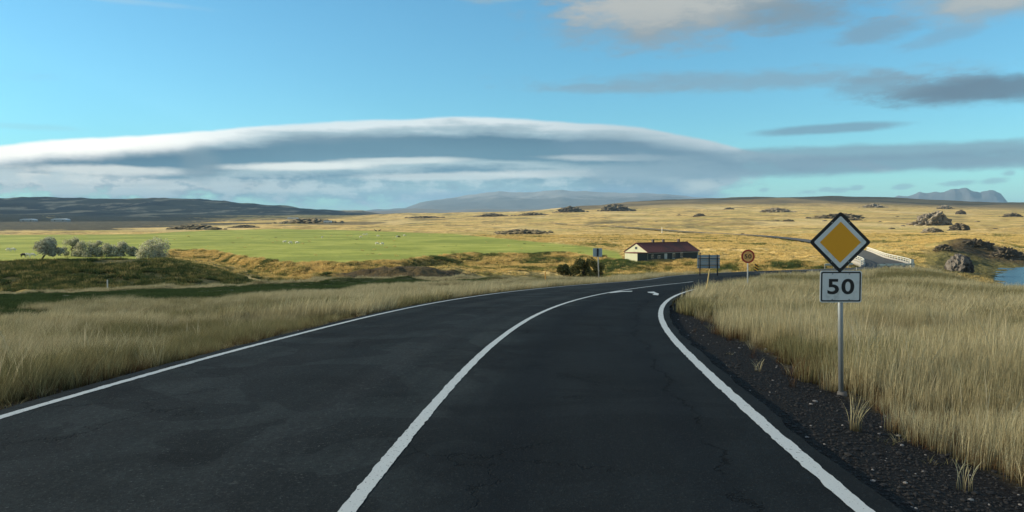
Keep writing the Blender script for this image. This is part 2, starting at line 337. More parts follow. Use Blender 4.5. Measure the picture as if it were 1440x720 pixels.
def base_h(x, y):                         # height at plan points (numpy)
    r = np.hypot(x, y); az = np.arctan2(x, y)
    lim = R(38); azc = np.clip(az, -lim, lim)
    d = r * np.cos(azc); u = np.tan(azc) * F + 720
    z = np.full(x.shape, rows[0][0, 2]); pY = np.zeros(x.shape); pz = np.full(x.shape, -.15)
    for rw in rows:
        cY = np.interp(u, rw[:, 0], rw[:, 1]); cz = np.interp(u, rw[:, 0], rw[:, 2])
        t = np.clip((d - pY) / np.maximum(cY - pY, .01), 0, 1)
        z = np.where(d >= pY, pz + (cz - pz) * t, z); pY, pz = cY, cz
    return z
_ys = np.linspace(300, 1900, 120); _fz = base_h(np.interp(_ys, YY, XC), _ys) + .25; _fz = np.convolve(np.pad(_fz, 3, 'edge'), np.ones(7) / 7, 'valid')
_road_near = road_z
def road_z(Y):
    Y = np.asarray(Y, float); w_ = sstep(Y, 250, 360); return _road_near(Y) * (1 - w_) + np.interp(Y, _ys, _fz) * w_
# polar grid
azs = np.concatenate([np.linspace(-180, -44, 46)[:-1], np.linspace(-44, -36, 24)[:-1], np.linspace(-36, 36, 721), np.linspace(36, 44, 24)[1:], np.linspace(44, 180, 46)[1:-1]])
azr = np.radians(azs)
rs = [.6]
while rs[-1] < 60000:
    r = rs[-1]; g = .05 if r < 4 else .014 if r < 60 else .0055 if r < 270 else .012 if r < 1200 else .014 if r < 6500 else .08
    rs.append(r * (1 + g))
rs = np.array(rs); NA, NR = len(azs), len(rs)
GX = rs[:, None] * np.sin(azr)[None]; GY = rs[:, None] * np.cos(azr)[None]
GZ = base_h(GX, GY)
for it in range(3):                       # soften the rows
    ker = np.array([.25, .5, .25])
    Z2 = GZ.copy(); Z2[1:-1] = .25 * GZ[:-2] + .5 * GZ[1:-1] + .25 * GZ[2:]; GZ = Z2
for it in range(10):
    GZ = .25 * np.roll(GZ, 1, 1) + .5 * GZ + .25 * np.roll(GZ, -1, 1)
RR = np.hypot(GX, GY); UU = GX / np.maximum(GY, 1e-3) * F + 720; FR = (np.abs(np.degrees(np.arctan2(GX, GY))) < 44)
# relief at growing scales
GZ = GZ + fbm(GX / 9, GY / 9, 3, 3) * .22 * sstep(RR, 12, 40) * (1 - sstep(RR, 900, 1800))
hum = np.clip(fbm(GX / 2.6, GY / 2.6, 5, 2), -1, 1)
mid = sstep(RR, 62, 85) * (1 - sstep(RR, 600, 1000))
def field_edge(u): return np.interp(u, rows[9][:, 0], rows[9][:, 1])
def green_far(u): return np.interp(u, [-500, 0, 200, 300, 400, 560, 600, 640, 700, 760, 820, 870, 885], [480, 520, 560, 720, 760, 640, 590, 540, 400, 330, 280, 225, 120])
dY = GY
def hump_(v, a, b, c, d): return sstep(v, a, b) * (1 - sstep(v, c, d))
in_green = FR & (UU < 890)
gw = sstep(dY, field_edge(UU) + 1, field_edge(UU) + 9) * (1 - sstep(dY, green_far(UU) - 8, green_far(UU) + 22)) * in_green
mnd = hump_(dY, 88, 97, 124, 140) * (UU < 430)
GZ = GZ + hum * ((.55 - .36 * mnd) * mid * (1 - .93 * gw)) * np.where(RR < 300, 1, .6)
GZ = GZ + fbm(GX / 60, GY / 60, 9, 3) * 1.1 * sstep(RR, 260, 600) * (1 - .7 * gw)
GZ = GZ + fbm(GX / 300, GY / 300, 11, 5) * 10 * sstep(RR, 1200, 3000)
rid = 1 - np.abs(fbm(GX / 900, GY / 420, 21, 5)) * 2
GZ = GZ + (rid - .6) * 26 * sstep(RR, 3600, 5000) * (1 - sstep(UU, 430, 560)) * (1 - sstep(RR, 7000, 9000)) * (GY > 0)
# road bed
def bed(X, Y, Z):
    c = fcos(Y); rz = road_z(Y)
    r_in = (X - fR(Y)) * c - .22; l_in = (fL(Y) - X) * c - .22
    out = np.maximum(r_in, l_in)                       # metres beyond the asphalt edge
    rr = np.hypot(X, Y)
    ok = (Y > -75) & (Y < 990) & ((Y < 150) | (Y > 222)) & (rr < 2500)
    gw_ = np.where(r_in > l_in, gravw(Y), .35) + .15
    rz = rz - np.where(rr > 140, .0011 * rr, 0)
    base = rz - .07 - np.clip(out, 0, None) * np.where(r_in > l_in, .13, .10)
    wgt = 1 - sstep(out, gw_, gw_ + np.where(Y > 100, 9, np.where(r_in > l_in, 1.6, 4.0)))
    near = np.where(out < 0, rz - .10 - .0009 * rr, base)
    return np.where(ok, Z + (near - Z) * wgt, Z), np.where(ok, out, 99), r_in > l_in, gw_
GZ, ROUT, RSIDE, GRW = bed(GX, GY, GZ)
# keep the bridge clear: open channel under it
def H(x, y):                              # bilinear lookup on the polar grid
    x = np.asarray(x, float); y = np.asarray(y, float); r = np.hypot(x, y); a = np.degrees(np.arctan2(x, y))
    i = np.clip(np.searchsorted(rs, r) - 1, 0, NR - 2); ti = np.clip((r - rs[i]) / (rs[i + 1] - rs[i]), 0, 1)
    j = np.clip(np.searchsorted(azs, a) - 1, 0, NA - 2); tj = np.clip((a - azs[j]) / (azs[j + 1] - azs[j]), 0, 1)
    return (GZ[i, j] * (1 - ti) + GZ[i + 1, j] * ti) * (1 - tj) + (GZ[i, j + 1] * (1 - ti) + GZ[i + 1, j + 1] * ti) * tj
def ground_at(px, py, y0=3, y1=6000):     # first hit of a pixel's ray with the ground
    d = ray(px, py); Ys = y0 * np.exp(np.linspace(0, math.log(y1 / y0), 6000))
    z = CZ + d.z / d.y * Ys; h = H(d.x / d.y * Ys, Ys); k = np.nonzero(z <= h)[0]
    k = k[0] if len(k) else len(Ys) - 1
    return Vector((d.x / d.y * Ys[k], Ys[k], h[k]))
def stand(px, Y):                         # ground point in a view column at depth Y
    x = ray(px, 330).x / ray(px, 330).y * Y; return Vector((x, Y, float(H(x, Y))))

idx = np.arange(NR * NA).reshape(NR, NA)
a = idx[:-1]; b = idx[1:]
Q = np.stack([a, b, np.roll(b, -1, 1), np.roll(a, -1, 1)], -1).reshape(-1, 4)[:, ::-1]
V = np.stack([GX, GY, GZ], -1).reshape(-1, 3)
V = np.vstack([V, [[0, 0, -.12]]]); ctr = len(V) - 1
me = np_mesh('ground', V, Q)
# zones: what grows or lies where; some also carry painted shade
def hump(v, a, b, c, d): return sstep(v, a, b) * (1 - sstep(v, c, d))
rag = fbm(GX / 5, GY / 5, 31, 3); ragb = fbm(GX / 120, GY / 120, 33, 4)
grav = (1 - sstep(ROUT + rag * .18, GRW - .25, GRW + .25)) * (RR < 200)
strip_lo = np.interp(UU, [-300, 0, 300, 560, 680], [23, 23, 33, 56, 66]); strip_hi = np.interp(UU, [0, 300, 560, 680], [66, 69, 75, 74])
strip = hump(dY + rag * 5, strip_lo - 3, strip_lo + 4, strip_hi - 5, strip_hi + 3) * (UU < 690) * FR * (ROUT > 3)
mound = hump(dY, 92, 99, 116, 128) * (1 - sstep(UU, 400, 450)) * FR
heath_shade = np.zeros_like(GX)
def patch(u, hu, Y, hY, s=1.0):
    global heath_shade
    q = ((UU - u) / hu) ** 2 + (np.log(np.maximum(GY, 1) / Y) / hY) ** 2
    heath_shade = np.maximum(heath_shade, s * FR * (1 - sstep(q + ragb * .9 + rag * .3, .6, 1.1)))
patch(735, 44, 500, .12, .9); patch(40, 330, 1500, .75, 1.3); patch(-300, 400, 1500, .9, 1.3); patch(170, 200, 2600, .3, 1.2); patch(480, 60, 1150, .12, .7); patch(600, 30, 1400, .08, .6); patch(860, 40, 900, .1, .6)  # wide left patches paint cloud shadow on the plain; the rest are dark ground
patch(440, 60, 1900, .15, .8); patch(1020, 60, 780, .06, .4); patch(300, 90, 1900, .3, .5)
ridge = sstep(RR, 1900, 2500) * (UU > 800) * FR * (GY > 0)
hills = sstep(RR, 3300, 3900) * (UU < 800)
blk = FR * hump(dY, 100, 125, 146, 152) * hump(UU, 455, 490, 640, 680)
rbank = FR * hump(dY, 204, 226, 256, 264) * sstep(UU, 1310, 1345)  # dark earth that also paints shade on the bank turned from the sun
rslope = FR * hump(dY, 140, 170, 225, 240) * sstep(UU, 1270, 1330)
for nm, arr in (('bank', FR * sstep(dY, 128, 140) * (1 - sstep(dY, field_edge(UU) - 1, field_edge(UU) + 4)) * (UU < 1260)), ('green', gw), ('gravel', grav), ('strip', strip), ('mound', np.maximum(mound, rslope)), ('heath_shade', heath_shade), ('ridge', ridge), ('hills', hills), ('earth_shade', np.maximum(blk * .85, rbank * .9))):
    attr(me, nm, np.append(arr.ravel(), 0))
for f_, v_ in (('dist', RR),): attr(me, f_, np.append(v_.ravel(), 0))

gm = bpy.data.materials.new('ground'); gm.use_nodes = True; T = NT(gm.node_tree); T.n.clear()
pos = T.new('ShaderNodeNewGeometry').outputs['Position']
A = lambda n: T.new('ShaderNodeAttribute', attribute_name=n).outputs['Fac']
n1 = T.noise(pos, .012, 5, .6); n2 = T.noise(pos, .09, 5, .62); n3 = T.noise(pos, .7, 5, .65); n4 = T.noise(pos, 9, 4, .6); nf = T.noise(pos, .0016, 6, .6)
sp = T.new('ShaderNodeSeparateXYZ'); T.l.new(pos, sp.inputs[0])
c = T.mix(T.step(n2, .38, .62), (.42, .295, .09), (.74, .555, .23))
c = T.mix(T.m('MULTIPLY', T.step(n3, .5, .68), .7), c, (.17, .14, .05)); c = T.mix(T.m('MULTIPLY', T.step(T.noise(pos, .028, 6, .75), .57, .63), .75), c, (.12, .095, .045))
c = T.mix(T.m('MULTIPLY', T.step(n1, .47, .62), .6), c, (.30, .28, .085))
c = T.mix(T.m('MULTIPLY', T.step(T.noise(pos, .045, 4, .7), .56, .68), .5), c, (.33, .20, .085))
nearw = T.step(A('dist'), 110, 60)
c = T.mix(T.m('MULTIPLY', A('bank'), T.step(T.noise(pos, .35, 4, .7), .36, .60)), c, (.10, .10, .04))
cn = T.mix(n3, (.13, .11, .05), (.25, .20, .10)); cn = T.mix(T.m('MULTIPLY', n4, .5), cn, (.06, .05, .03))
sv = T.xyz(sp.outputs[0], T.m('MULTIPLY', sp.outputs[1], .3)); fw = T.step(A('dist'), 420, 800)
c = T.mix(T.m('MULTIPLY', T.m('MULTIPLY', T.step(T.noise(sv, .02, 6, .75), .50, .60), fw), .75), c, (.17, .15, .07))
c = T.mix(T.m('MULTIPLY', T.m('MULTIPLY', T.step(T.noise(sv, .045, 5, .8), .58, .64), fw), .8), c, (.09, .075, .045))
c = T.mix(T.m('MULTIPLY', T.m('MULTIPLY', T.step(T.noise(sv, .007, 4, .6), .52, .62), fw), .6), c, (.62, .50, .25))
c = T.mix(nearw, c, cn)
cg = T.mix(T.step(n2, .35, .65), (.24, .285, .05), (.34, .37, .085)); cg = T.mix(T.m('MULTIPLY', T.step(T.noise(pos, .02, 3), .42, .6), .7), cg, (.17, .22, .04)); cg = T.mix(T.m('MULTIPLY', T.step(n3, .55, .8), .4), cg, (.13, .16, .04))
c = T.mix(A('green'), c, cg)
cs = T.mix(T.step(n3, .35, .65), (.045, .065, .025), (.11, .12, .045)); c = T.mix(T.m('MULTIPLY', A('strip'), T.step(n2, .1, .45)), c, cs)
cm = T.mix(T.step(n3, .35, .65), (.06, .068, .026), (.14, .13, .048)); c = T.mix(T.m('MULTIPLY', A('mound'), .9), c, cm)  # olive growth, darkened further to put shade into the mound's colour
ch = T.mix(T.step(n2, .35, .65), (.045, .045, .035), (.10, .095, .06)); c = T.mix(A('heath_shade'), c, ch)
ce = T.mix(T.step(n3, .4, .6), (.035, .026, .018), (.085, .065, .038)); c = T.mix(A('earth_shade'), c, ce)
cr_ = T.mix(T.step(T.noise(pos, .004, 5, .6), .35, .65), (.10, .085, .05), (.21, .165, .085)); c = T.mix(A('ridge'), c, cr_)  # ridge darkened in its colour to stand for cloud shade
chl = T.mix(T.step(nf, .42, .6), (.03, .033, .033), (.08, .085, .065)); chl = T.mix(T.m('MULTIPLY', T.step(T.noise(T.xyz(sp.outputs[0], T.m('MULTIPLY', sp.outputs[1], .5), T.m('MULTIPLY', sp.outputs[2], 5)), .0035, 5, .65), .53, .62), .8), chl, (.34, .31, .22)); c = T.mix(A('hills'), c, chl)  # dark base and pale streaks paint cloud shade and lit slopes
cgv = T.mix(T.step(T.noise(pos, 26, 4, .7), .35, .72), (.006, .006, .006), (.040, .037, .034)); cgv = T.mix(T.m('MULTIPLY', T.step(n3, .52, .75), .5), cgv, (.035, .020, .012))
c = T.mix(A('gravel'), c, cgv)
bp = T.new('ShaderNodeBump'); bp.inputs['Distance'].default_value = .04
T.l.new(T.m('ADD', T.noise(pos, 14, 6, .7), T.m('MULTIPLY', n3, .5)), bp.inputs['Height'])
bp2 = T.new('ShaderNodeBump'); bp2.inputs['Distance'].default_value = 1.1; T.l.new(T.m('ADD', n3, T.m('MULTIPLY', n2, 2)), bp2.inputs['Height']); T.l.new(bp.outputs[0], bp2.inputs['Normal'])
T.l.new(T.m('MULTIPLY', T.step(A('dist'), 50, 150), T.m('SUBTRACT', 1, T.m('MULTIPLY', A('green'), .8))), bp2.inputs['Strength'])
bs = T.new('ShaderNodeBsdfPrincipled'); T.l.new(c, bs.inputs['Base Color']); bs.inputs['Roughness'].default_value = .95; bs.inputs['Specular IOR Level'].default_value = .15; T.l.new(bp2.outputs[0], bs.inputs['Normal'])
mo = T.new('ShaderNodeOutputMaterial'); T.l.new(bs.outputs[0], mo.inputs[0])
ground = link('ground', me, gm); tag(ground, kind='structure')

# ------------------------------------------------------------------ asphalt and markings
def ribbon(name, fl, fr, Ys, n, zoff, m, crown=0):
    rowsv = []; uv = []
    s = 0
    for k, Y in enumerate(Ys):
        xl, xr = fl(Y), fr(Y); z = float(road_z(Y))
        if k: s += math.hypot(Y - Ys[k - 1], float(fC(Y) - fC(Ys[k - 1])))
        for j in range(n + 1):
            x = xl + (xr - xl) * j / n
            rowsv.append((x, Y, z + zoff)); uv.append(((x - float(fC(Y))) * float(fcos(Y)), s))
    M = n + 1; Fq = [(k * M + j, k * M + j + 1, (k + 1) * M + j + 1, (k + 1) * M + j) for k in range(len(Ys) - 1) for j in range(n)]
    me = np_mesh(name, rowsv, Fq); u = me.uv_layers.new(name='UVMap'); li = np.empty(len(me.loops), np.int32); me.loops.foreach_get('vertex_index', li)
    u.data.foreach_set('uv', np.array(uv, np.float32)[li].ravel()); return link(name, me, m)
am = bpy.data.materials.new('asphalt'); am.use_nodes = True; T = NT(am.node_tree); T.n.clear()
pos = T.new('ShaderNodeNewGeometry').outputs['Position']; uvn = T.new('ShaderNodeUVMap'); us = T.new('ShaderNodeSeparateXYZ'); T.l.new(uvn.outputs[0], us.inputs[0])
lat = us.outputs[0]; lon = us.outputs[1]
stv = T.xyz(lat, T.m('MULTIPLY', lon, .05))
ns = T.noise(stv, 1.6, 4, .6); nm = T.noise(pos, .55, 5, .65); ng = T.noise(pos, 60, 3, .7); ng2 = T.noise(pos, 22, 3, .6)
c = T.mix(T.step(ns, .3, .7), (.026, .033, .0335), (.048, .056, .055))
c = T.mix(T.m('MULTIPLY', T.step(T.m('ADD', lat, T.m('MULTIPLY', T.m('SUBTRACT', nm, .5), 2.2)), -.2, .7), .8), c, T.mix(ns, (.0115, .015, .0175), (.020, .0245, .0265)))
c = T.mix(T.m('MULTIPLY', T.step(nm, .45, .7), .5), c, (.010, .012, .013)); c = T.mix(T.m('MULTIPLY', T.step(T.noise(pos, .3, 3, .5, 1.5), .50, .515), .45), c, (.013, .015, .016))
for c0, wd in ((1.05, .34), (2.65, .34), (-1.1, .4), (-2.9, .4)):         # wheel tracks polished smooth
    tk = T.step(T.m('ABSOLUTE', T.m('SUBTRACT', T.m('ADD', lat, T.m('MULTIPLY', nm, .3)), c0 + .15)), wd, .05)
    c = T.mix(T.m('MULTIPLY', tk, .35), c, (.010, .013, .017) if c0 > 0 else (.044, .049, .049))
dash = T.m('MULTIPLY', T.step(T.m('ABSOLUTE', T.m('ADD', lat, 1.0)), .45, .1), T.step(T.noise(pos, 9, 4, .75), .56, .68))
c = T.mix(T.m('MULTIPLY', dash, .35), c, (.14, .14, .13))
c = T.mix(T.m('MULTIPLY', T.step(ng, .56, .74), .65), c, (.10, .105, .10)); c = T.mix(T.m('MULTIPLY', T.step(T.noise(pos, 30, 2, .8), .60, .72), T.m('MULTIPLY', T.step(lat, .6, -.6), .5)), c, (.15, .155, .145)); c = T.mix(T.m('MULTIPLY', T.step(ng2, .6, .4), .35), c, (.015, .016, .017))
c = T.mix(T.m('MULTIPLY', T.step(lon, 176, 186), .9), c, T.mix(ns, (.085, .09, .088), (.13, .135, .13)))      # paler tone paints the far road as sunlit from the bridge on
vo = T.new('ShaderNodeTexVoronoi', feature='DISTANCE_TO_EDGE'); vo.inputs['Scale'].default_value = .42
wv = T.new('ShaderNodeVectorMath', operation='ADD'); T.l.new(pos, wv.inputs[0]); wn_ = T.new('ShaderNodeVectorMath', operation='SCALE'); T.l.new(T.noise(pos, 1.4, 5, .7, color=True), wn_.inputs[0]); wn_.inputs['Scale'].default_value = 1.1; T.l.new(wn_.outputs[0], wv.inputs[1]); T.l.new(wv.outputs[0], vo.inputs['Vector'])
crack = T.m('MULTIPLY', T.step(vo.outputs['Distance'], .012, .002), T.step(T.noise(pos, .28, 2), .48, .56))
crack2 = T.m('MULTIPLY', T.step(T.m('ABSOLUTE', T.m('ADD', T.m('SUBTRACT', lat, 2.75), T.m('MULTIPLY', T.m('SUBTRACT', T.noise(pos, .9, 6, .75), .5), 1.1))), .022, .006), T.step(T.noise(pos, .5, 3), .38, .46))
crk = T.m('MAXIMUM', T.m('MULTIPLY', crack, .6), crack2); c = T.mix(T.m('MULTIPLY', crk, .7), c, (.006, .006, .006))
bs = T.new('ShaderNodeBsdfPrincipled'); T.l.new(c, bs.inputs['Base Color']); bs.inputs['Specular IOR Level'].default_value = .07
T.l.new(T.m('ADD', .75, T.m('MULTIPLY', nm, .25)), bs.inputs['Roughness'])
bp = T.new('ShaderNodeBump'); bp.inputs['Distance'].default_value = .006; T.l.new(T.m('SUBTRACT', T.m('ADD', ng, ng2), T.m('MULTIPLY', crk, 2)), bp.inputs['Height']); T.l.new(bp.outputs[0], bs.inputs['Normal'])
mo = T.new('ShaderNodeOutputMaterial'); T.l.new(bs.outputs[0], mo.inputs[0])
Ysr = list(np.arange(-70, 4, 2)) + list(np.arange(4, 60, .25)) + list(np.arange(60, 150, 1.)) + list(np.arange(150, 420, 4.)) + list(np.arange(420, 990, 10.))
jit = lambda Y, s, a: float(a * fbm(np.array([Y * 1.7]), np.array([s * 9.1]), s, 3)[0])
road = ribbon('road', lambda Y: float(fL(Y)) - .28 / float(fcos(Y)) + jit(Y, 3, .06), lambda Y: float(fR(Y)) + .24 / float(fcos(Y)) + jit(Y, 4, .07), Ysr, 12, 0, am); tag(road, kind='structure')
pm = mat('road_paint', (.66, .68, .64), .6, .1, 30, 4, second=(.12, .125, .12), secfac=(.60, .66), secscale=30, coords='Object', bump=.003, bscale=60)
def line(name, f, width, y0, y1, step=.05, label=None):
    Ys = np.arange(y0, y1, step)
    if y1 > 100 and y0 < 60: Ys = np.concatenate([np.arange(y0, 60, step), np.arange(60, y1, 1.)])
    o = ribbon(name, lambda Y: float(f(Y)) - width / 2 / float(fcos(Y)) + jit(Y * 3, 5, .012) + .012 * mnoise.noise(Vector((Y * 11, 1, width * 40))), lambda Y: float(f(Y)) + width / 2 / float(fcos(Y)) + jit(Y * 3, 6, .012) + .012 * mnoise.noise(Vector((Y * 11, 5, width * 40))), Ys, 1, .005, pm)
    return tag(o, kind='structure')
line('centre_line', fC, .125, -40, 53.5)
line('left_edge_line', fL, .12, -40, 100)
line('right_edge_line', fR, .14, -40, 110)
# white remnants of arrow and hatch at the junction
def road_patch(name, px_pts):
    mb = MB(); pts = []
    for q in px_pts:
        x, y = unroad(*q); pts.append((x, y, float(road_z(y)) + .006))
    mb.poly(pts); return tag(mb.build(name, pm), kind='structure')
road_patch('arrow_marking', [(910, 410.6), (920, 410.2), (922, 411.6), (926.5, 413), (925.5, 415.4), (917.5, 414.6), (920, 412.9), (912, 411.7)])
road_patch('road_marking', [(855, 411.2), (872, 409.4), (890, 409.2), (888, 410.2), (876, 410.4), (858, 412.3)])
def dashes(y0, n):
    for k in range(n):
        line('centre_dash', fC, .13, y0 + k * 9, y0 + k * 9 + 3.2, .4)
dashes(84, 5)

# river: one sheet of water lying in the hollow
wm = bpy.data.materials.new('river'); wm.use_nodes = True; T = NT(wm.node_tree); bs = T.n['Principled BSDF']
bs.inputs['Base Color'].default_value = (.05, .11, .15, 1); bs.inputs['Roughness'].default_value = .22; bs.inputs['IOR'].default_value = 1.33
bp = T.new('ShaderNodeBump'); bp.inputs['Distance'].default_value = .25; tcn = T.new('ShaderNodeNewGeometry').outputs['Position']
mpn = T.new('ShaderNodeMapping'); mpn.inputs['Scale'].default_value = (.6, 1.4, 1); T.l.new(tcn, mpn.inputs[0]); T.l.new(T.noise(mpn.outputs[0], .9, 5, .65), bp.inputs['Height']); T.l.new(bp.outputs[0], bs.inputs['Normal'])
WZ = -9.95
xs_ = np.linspace(-60, 420, 60); ys_ = np.linspace(92, 232, 24); gx, gy = np.meshgrid(xs_, ys_)
ii = np.arange(gx.size).reshape(gx.shape)
river = link('river', np_mesh('river', np.stack([gx.ravel(), gy.ravel(), np.full(gx.size, WZ)], -1), np.stack([ii[:-1, :-1], ii[:-1, 1:], ii[1:, 1:], ii[1:, :-1]], -1).reshape(-1, 4)), wm); tag(river, kind='structure')

# ------------------------------------------------------------------ far mountains
def mountain(name, sil, Y, D, m, z0=-20, seed=1, rough=.12, smooth=True, fine=.13):
    """sil: skyline pixels; a heightfield with its crest at depth Y and its foot D towards the viewer"""
    px = np.array([s[0] for s in sil], float); hz = np.array([at(s[0], s[1], Y).z for s in sil])
    nu, nv_ = 260, 60; u = np.linspace(px[0], px[-1], nu); t = np.linspace(-1, 1, nv_)
    U, Tt = np.meshgrid(u, t); YYm = Y + Tt * D; X = (U - 720) / F * YYm
    prof = np.clip(1 - np.abs(Tt), 0, 1) ** .85; U2 = U + (px[-1] - px[0]) * .10 * fbm(X / 900, YYm / 900, seed + 21, 5) * (1 - prof) * 2; hh = np.interp(U2, px, hz) - z0
    nn = fbm(X / 1500, YYm / 1500, seed, 6); rn = 1 - 2 * np.abs(fbm(X / 2600, YYm / 3500, seed + 9, 5))
    Z = z0 + hh * prof * (1 + (rn - .5) * .5 * (1 - prof)) + nn * hh.max() * rough * np.minimum(prof * 2, 1) * (.4 + .6 * (1 - prof)) + fbm(X / 380, YYm / 380, seed + 3, 4) * hh.max() * fine * np.minimum(prof * 3, 1)
    ii = np.arange(U.size).reshape(U.shape); Fq = np.stack([ii[:-1, :-1], ii[:-1, 1:], ii[1:, 1:], ii[1:, :-1]], -1).reshape(-1, 4)
    o = link(name, np_mesh(name, np.stack([X, YYm, Z], -1).reshape(-1, 3), Fq, smooth), m); return tag(o, kind='structure')
mm1 = mat('mountain_rock', (.07, .075, .08), .95, .3, .0008, 6)
T = NT(mm1.node_tree); ps = T.new('ShaderNodeNewGeometry'); sp = T.new('ShaderNodeSeparateXYZ'); T.l.new(ps.outputs['Position'], sp.inputs[0])
hz_ = T.m('ADD', sp.outputs[2], T.m('MULTIPLY', T.noise(ps.outputs['Position'], .0018, 6, .7), 430))
bsd = [n for n in mm1.node_tree.nodes if n.type == 'BSDF_PRINCIPLED'][0]; old = bsd.inputs['Base Color'].links[0].from_socket
T.l.new(T.mix(T.m('MULTIPLY', T.step(hz_, 600, 690), .16), old, (.75, .78, .8)), bsd.inputs['Base Color'])
mountain('snowy_mountains', [(460, 303), (520, 296), (572, 291), (592, 283), (640, 276), (700, 269), (745, 271), (790, 267), (860, 270), (930, 272), (1010, 280), (1090, 300)], 15000, 4300, mm1, seed=4, rough=.05, fine=.05)
mountain('far_foothills', [(430, 303), (500, 297), (560, 294.5), (640, 294), (740, 293), (830, 296), (900, 300)], 9500, 2000, mat('foothill_heath', (.12, .11, .09), .95, .4, .001, 6), seed=14)
mountain('jagged_mountain', [(1235, 290), (1262, 275), (1282, 273), (1292, 270.5), (1300, 272), (1326, 271), (1340, 267), (1347, 268), (1357, 265.5), (1366, 268.5), (1377, 270), (1389, 268), (1396, 270), (1406, 276), (1417, 288)], 14000, 1800, mat('jagged_rock', (.08, .085, .095), .95, .3, .0008, 6), seed=6, rough=.16)

# ------------------------------------------------------------------ clouds added out of view, towards the sun, to shade the ground
def shade_cloud_mat(thin):
    m = mat('added_shade_cloud', (.85, .87, .9), 1, .03, .01, 3, spec=0); T = NT(m.node_tree); p_ = [n for n in T.n if n.type == 'BSDF_PRINCIPLED'][0]; o_ = [n for n in T.n if n.type == 'OUTPUT_MATERIAL'][0]
    t_ = T.new('ShaderNodeBsdfTransparent'); x_ = T.new('ShaderNodeMixShader'); x_.inputs[0].default_value = 1 - thin; T.l.new(t_.outputs[0], x_.inputs[1]); T.l.new(p_.outputs[0], x_.inputs[2]); T.l.new(x_.outputs[0], o_.inputs[0]); return m
def added_shade_cloud(name, c, L, sx, sy, h, seed, thin=.55):   # c: middle of the shade on the ground
    b = MB(); b.ball((0, 0, 0), (1, 1, 1), 5); me = b.mesh(name, True); o3 = Vector((seed * 7.3, 1.7, seed))
    for v in me.vertices:
        n = v.co.normalized(); f = 1 + .16 * mnoise.fractal(n * 1.6 + o3, 1, 2, 4) + .05 * mnoise.fractal(n * 5 + o3, 1, 2, 4)
        q = n * f
        k = (abs(q.x) ** 2.6 + abs(q.y) ** 2.6) ** (1 / 2.6) / max(math.hypot(q.x, q.y), 1e-5)
        v.co = (q.x / max(k, .6) * sx, q.y / max(k, .6) * sy, q.z * h)
    o = link(name, me, shade_cloud_mat(thin), None, Vector(c) + SUNV * L); return tag(o, kind='structure')
SH = 5200
added_shade_cloud('added_shade_cloud', (60, -352, 0), SH, 330, 470, 45, 3, .60)
added_shade_cloud('added_shade_cloud', (-2850, 3700, 20), SH, 2150, 2700, 200, 5, .48)
added_shade_cloud('added_shade_cloud', (2600, 3600, 60), SH, 2000, 1250, 150, 6, .6)
haze_top = 690

# ------------------------------------------------------------------ grass, tussocks, gravel: clumps instanced on points
def blades(name, n, rad, h, wd, m, lean=.25, seed=0, head=0, segs=3, hv=.35):
    rg = random.Random(seed); V = []; Fs = []; UV = []
    for i in range(n):
        a = rg.uniform(0, 6.283); r = rad * math.sqrt(rg.random()); x, y = r * math.cos(a), r * math.sin(a)
        hh = h * rg.uniform(1 - hv, 1 + hv * .6); la = rg.gauss(.35, .9); lx = math.cos(la) * lean * rg.uniform(.3, 1.5) * hh + .5 * (x / rad) * lean * hh; ly = math.sin(la) * lean * rg.uniform(.2, 1.2) * hh + .5 * (y / rad) * lean * hh
        wa = rg.uniform(0, 3.14); wx, wy = math.cos(wa) * wd / 2, math.sin(wa) * wd / 2; base = len(V)
        for k in range(segs + 1):
            t = k / segs; wf = (1 - t * .75) if not head or i % 3 else (.55 if t < .7 else head * (1.0 if t < .95 else .2))
            cx, cy, cz = x + lx * t * t, y + ly * t * t, hh * t * (1 - .12 * t)
            V += [(cx - wx * wf, cy - wy * wf, cz), (cx + wx * wf, cy + wy * wf, cz)]; UV += [t, t]
            if k: Fs.append((base + 2 * k - 2, base + 2 * k - 1, base + 2 * k + 1, base + 2 * k))
    me = np_mesh(name, V, Fs); u = me.uv_layers.new(name='UVMap'); li = np.empty(len(me.loops), np.int32); me.loops.foreach_get('vertex_index', li)
    uv = np.stack([np.zeros(len(UV)), np.array(UV)], -1).astype(np.float32); u.data.foreach_set('uv', uv[li].ravel())
    me.materials.append(m); return bpy.data.objects.new(name, me)
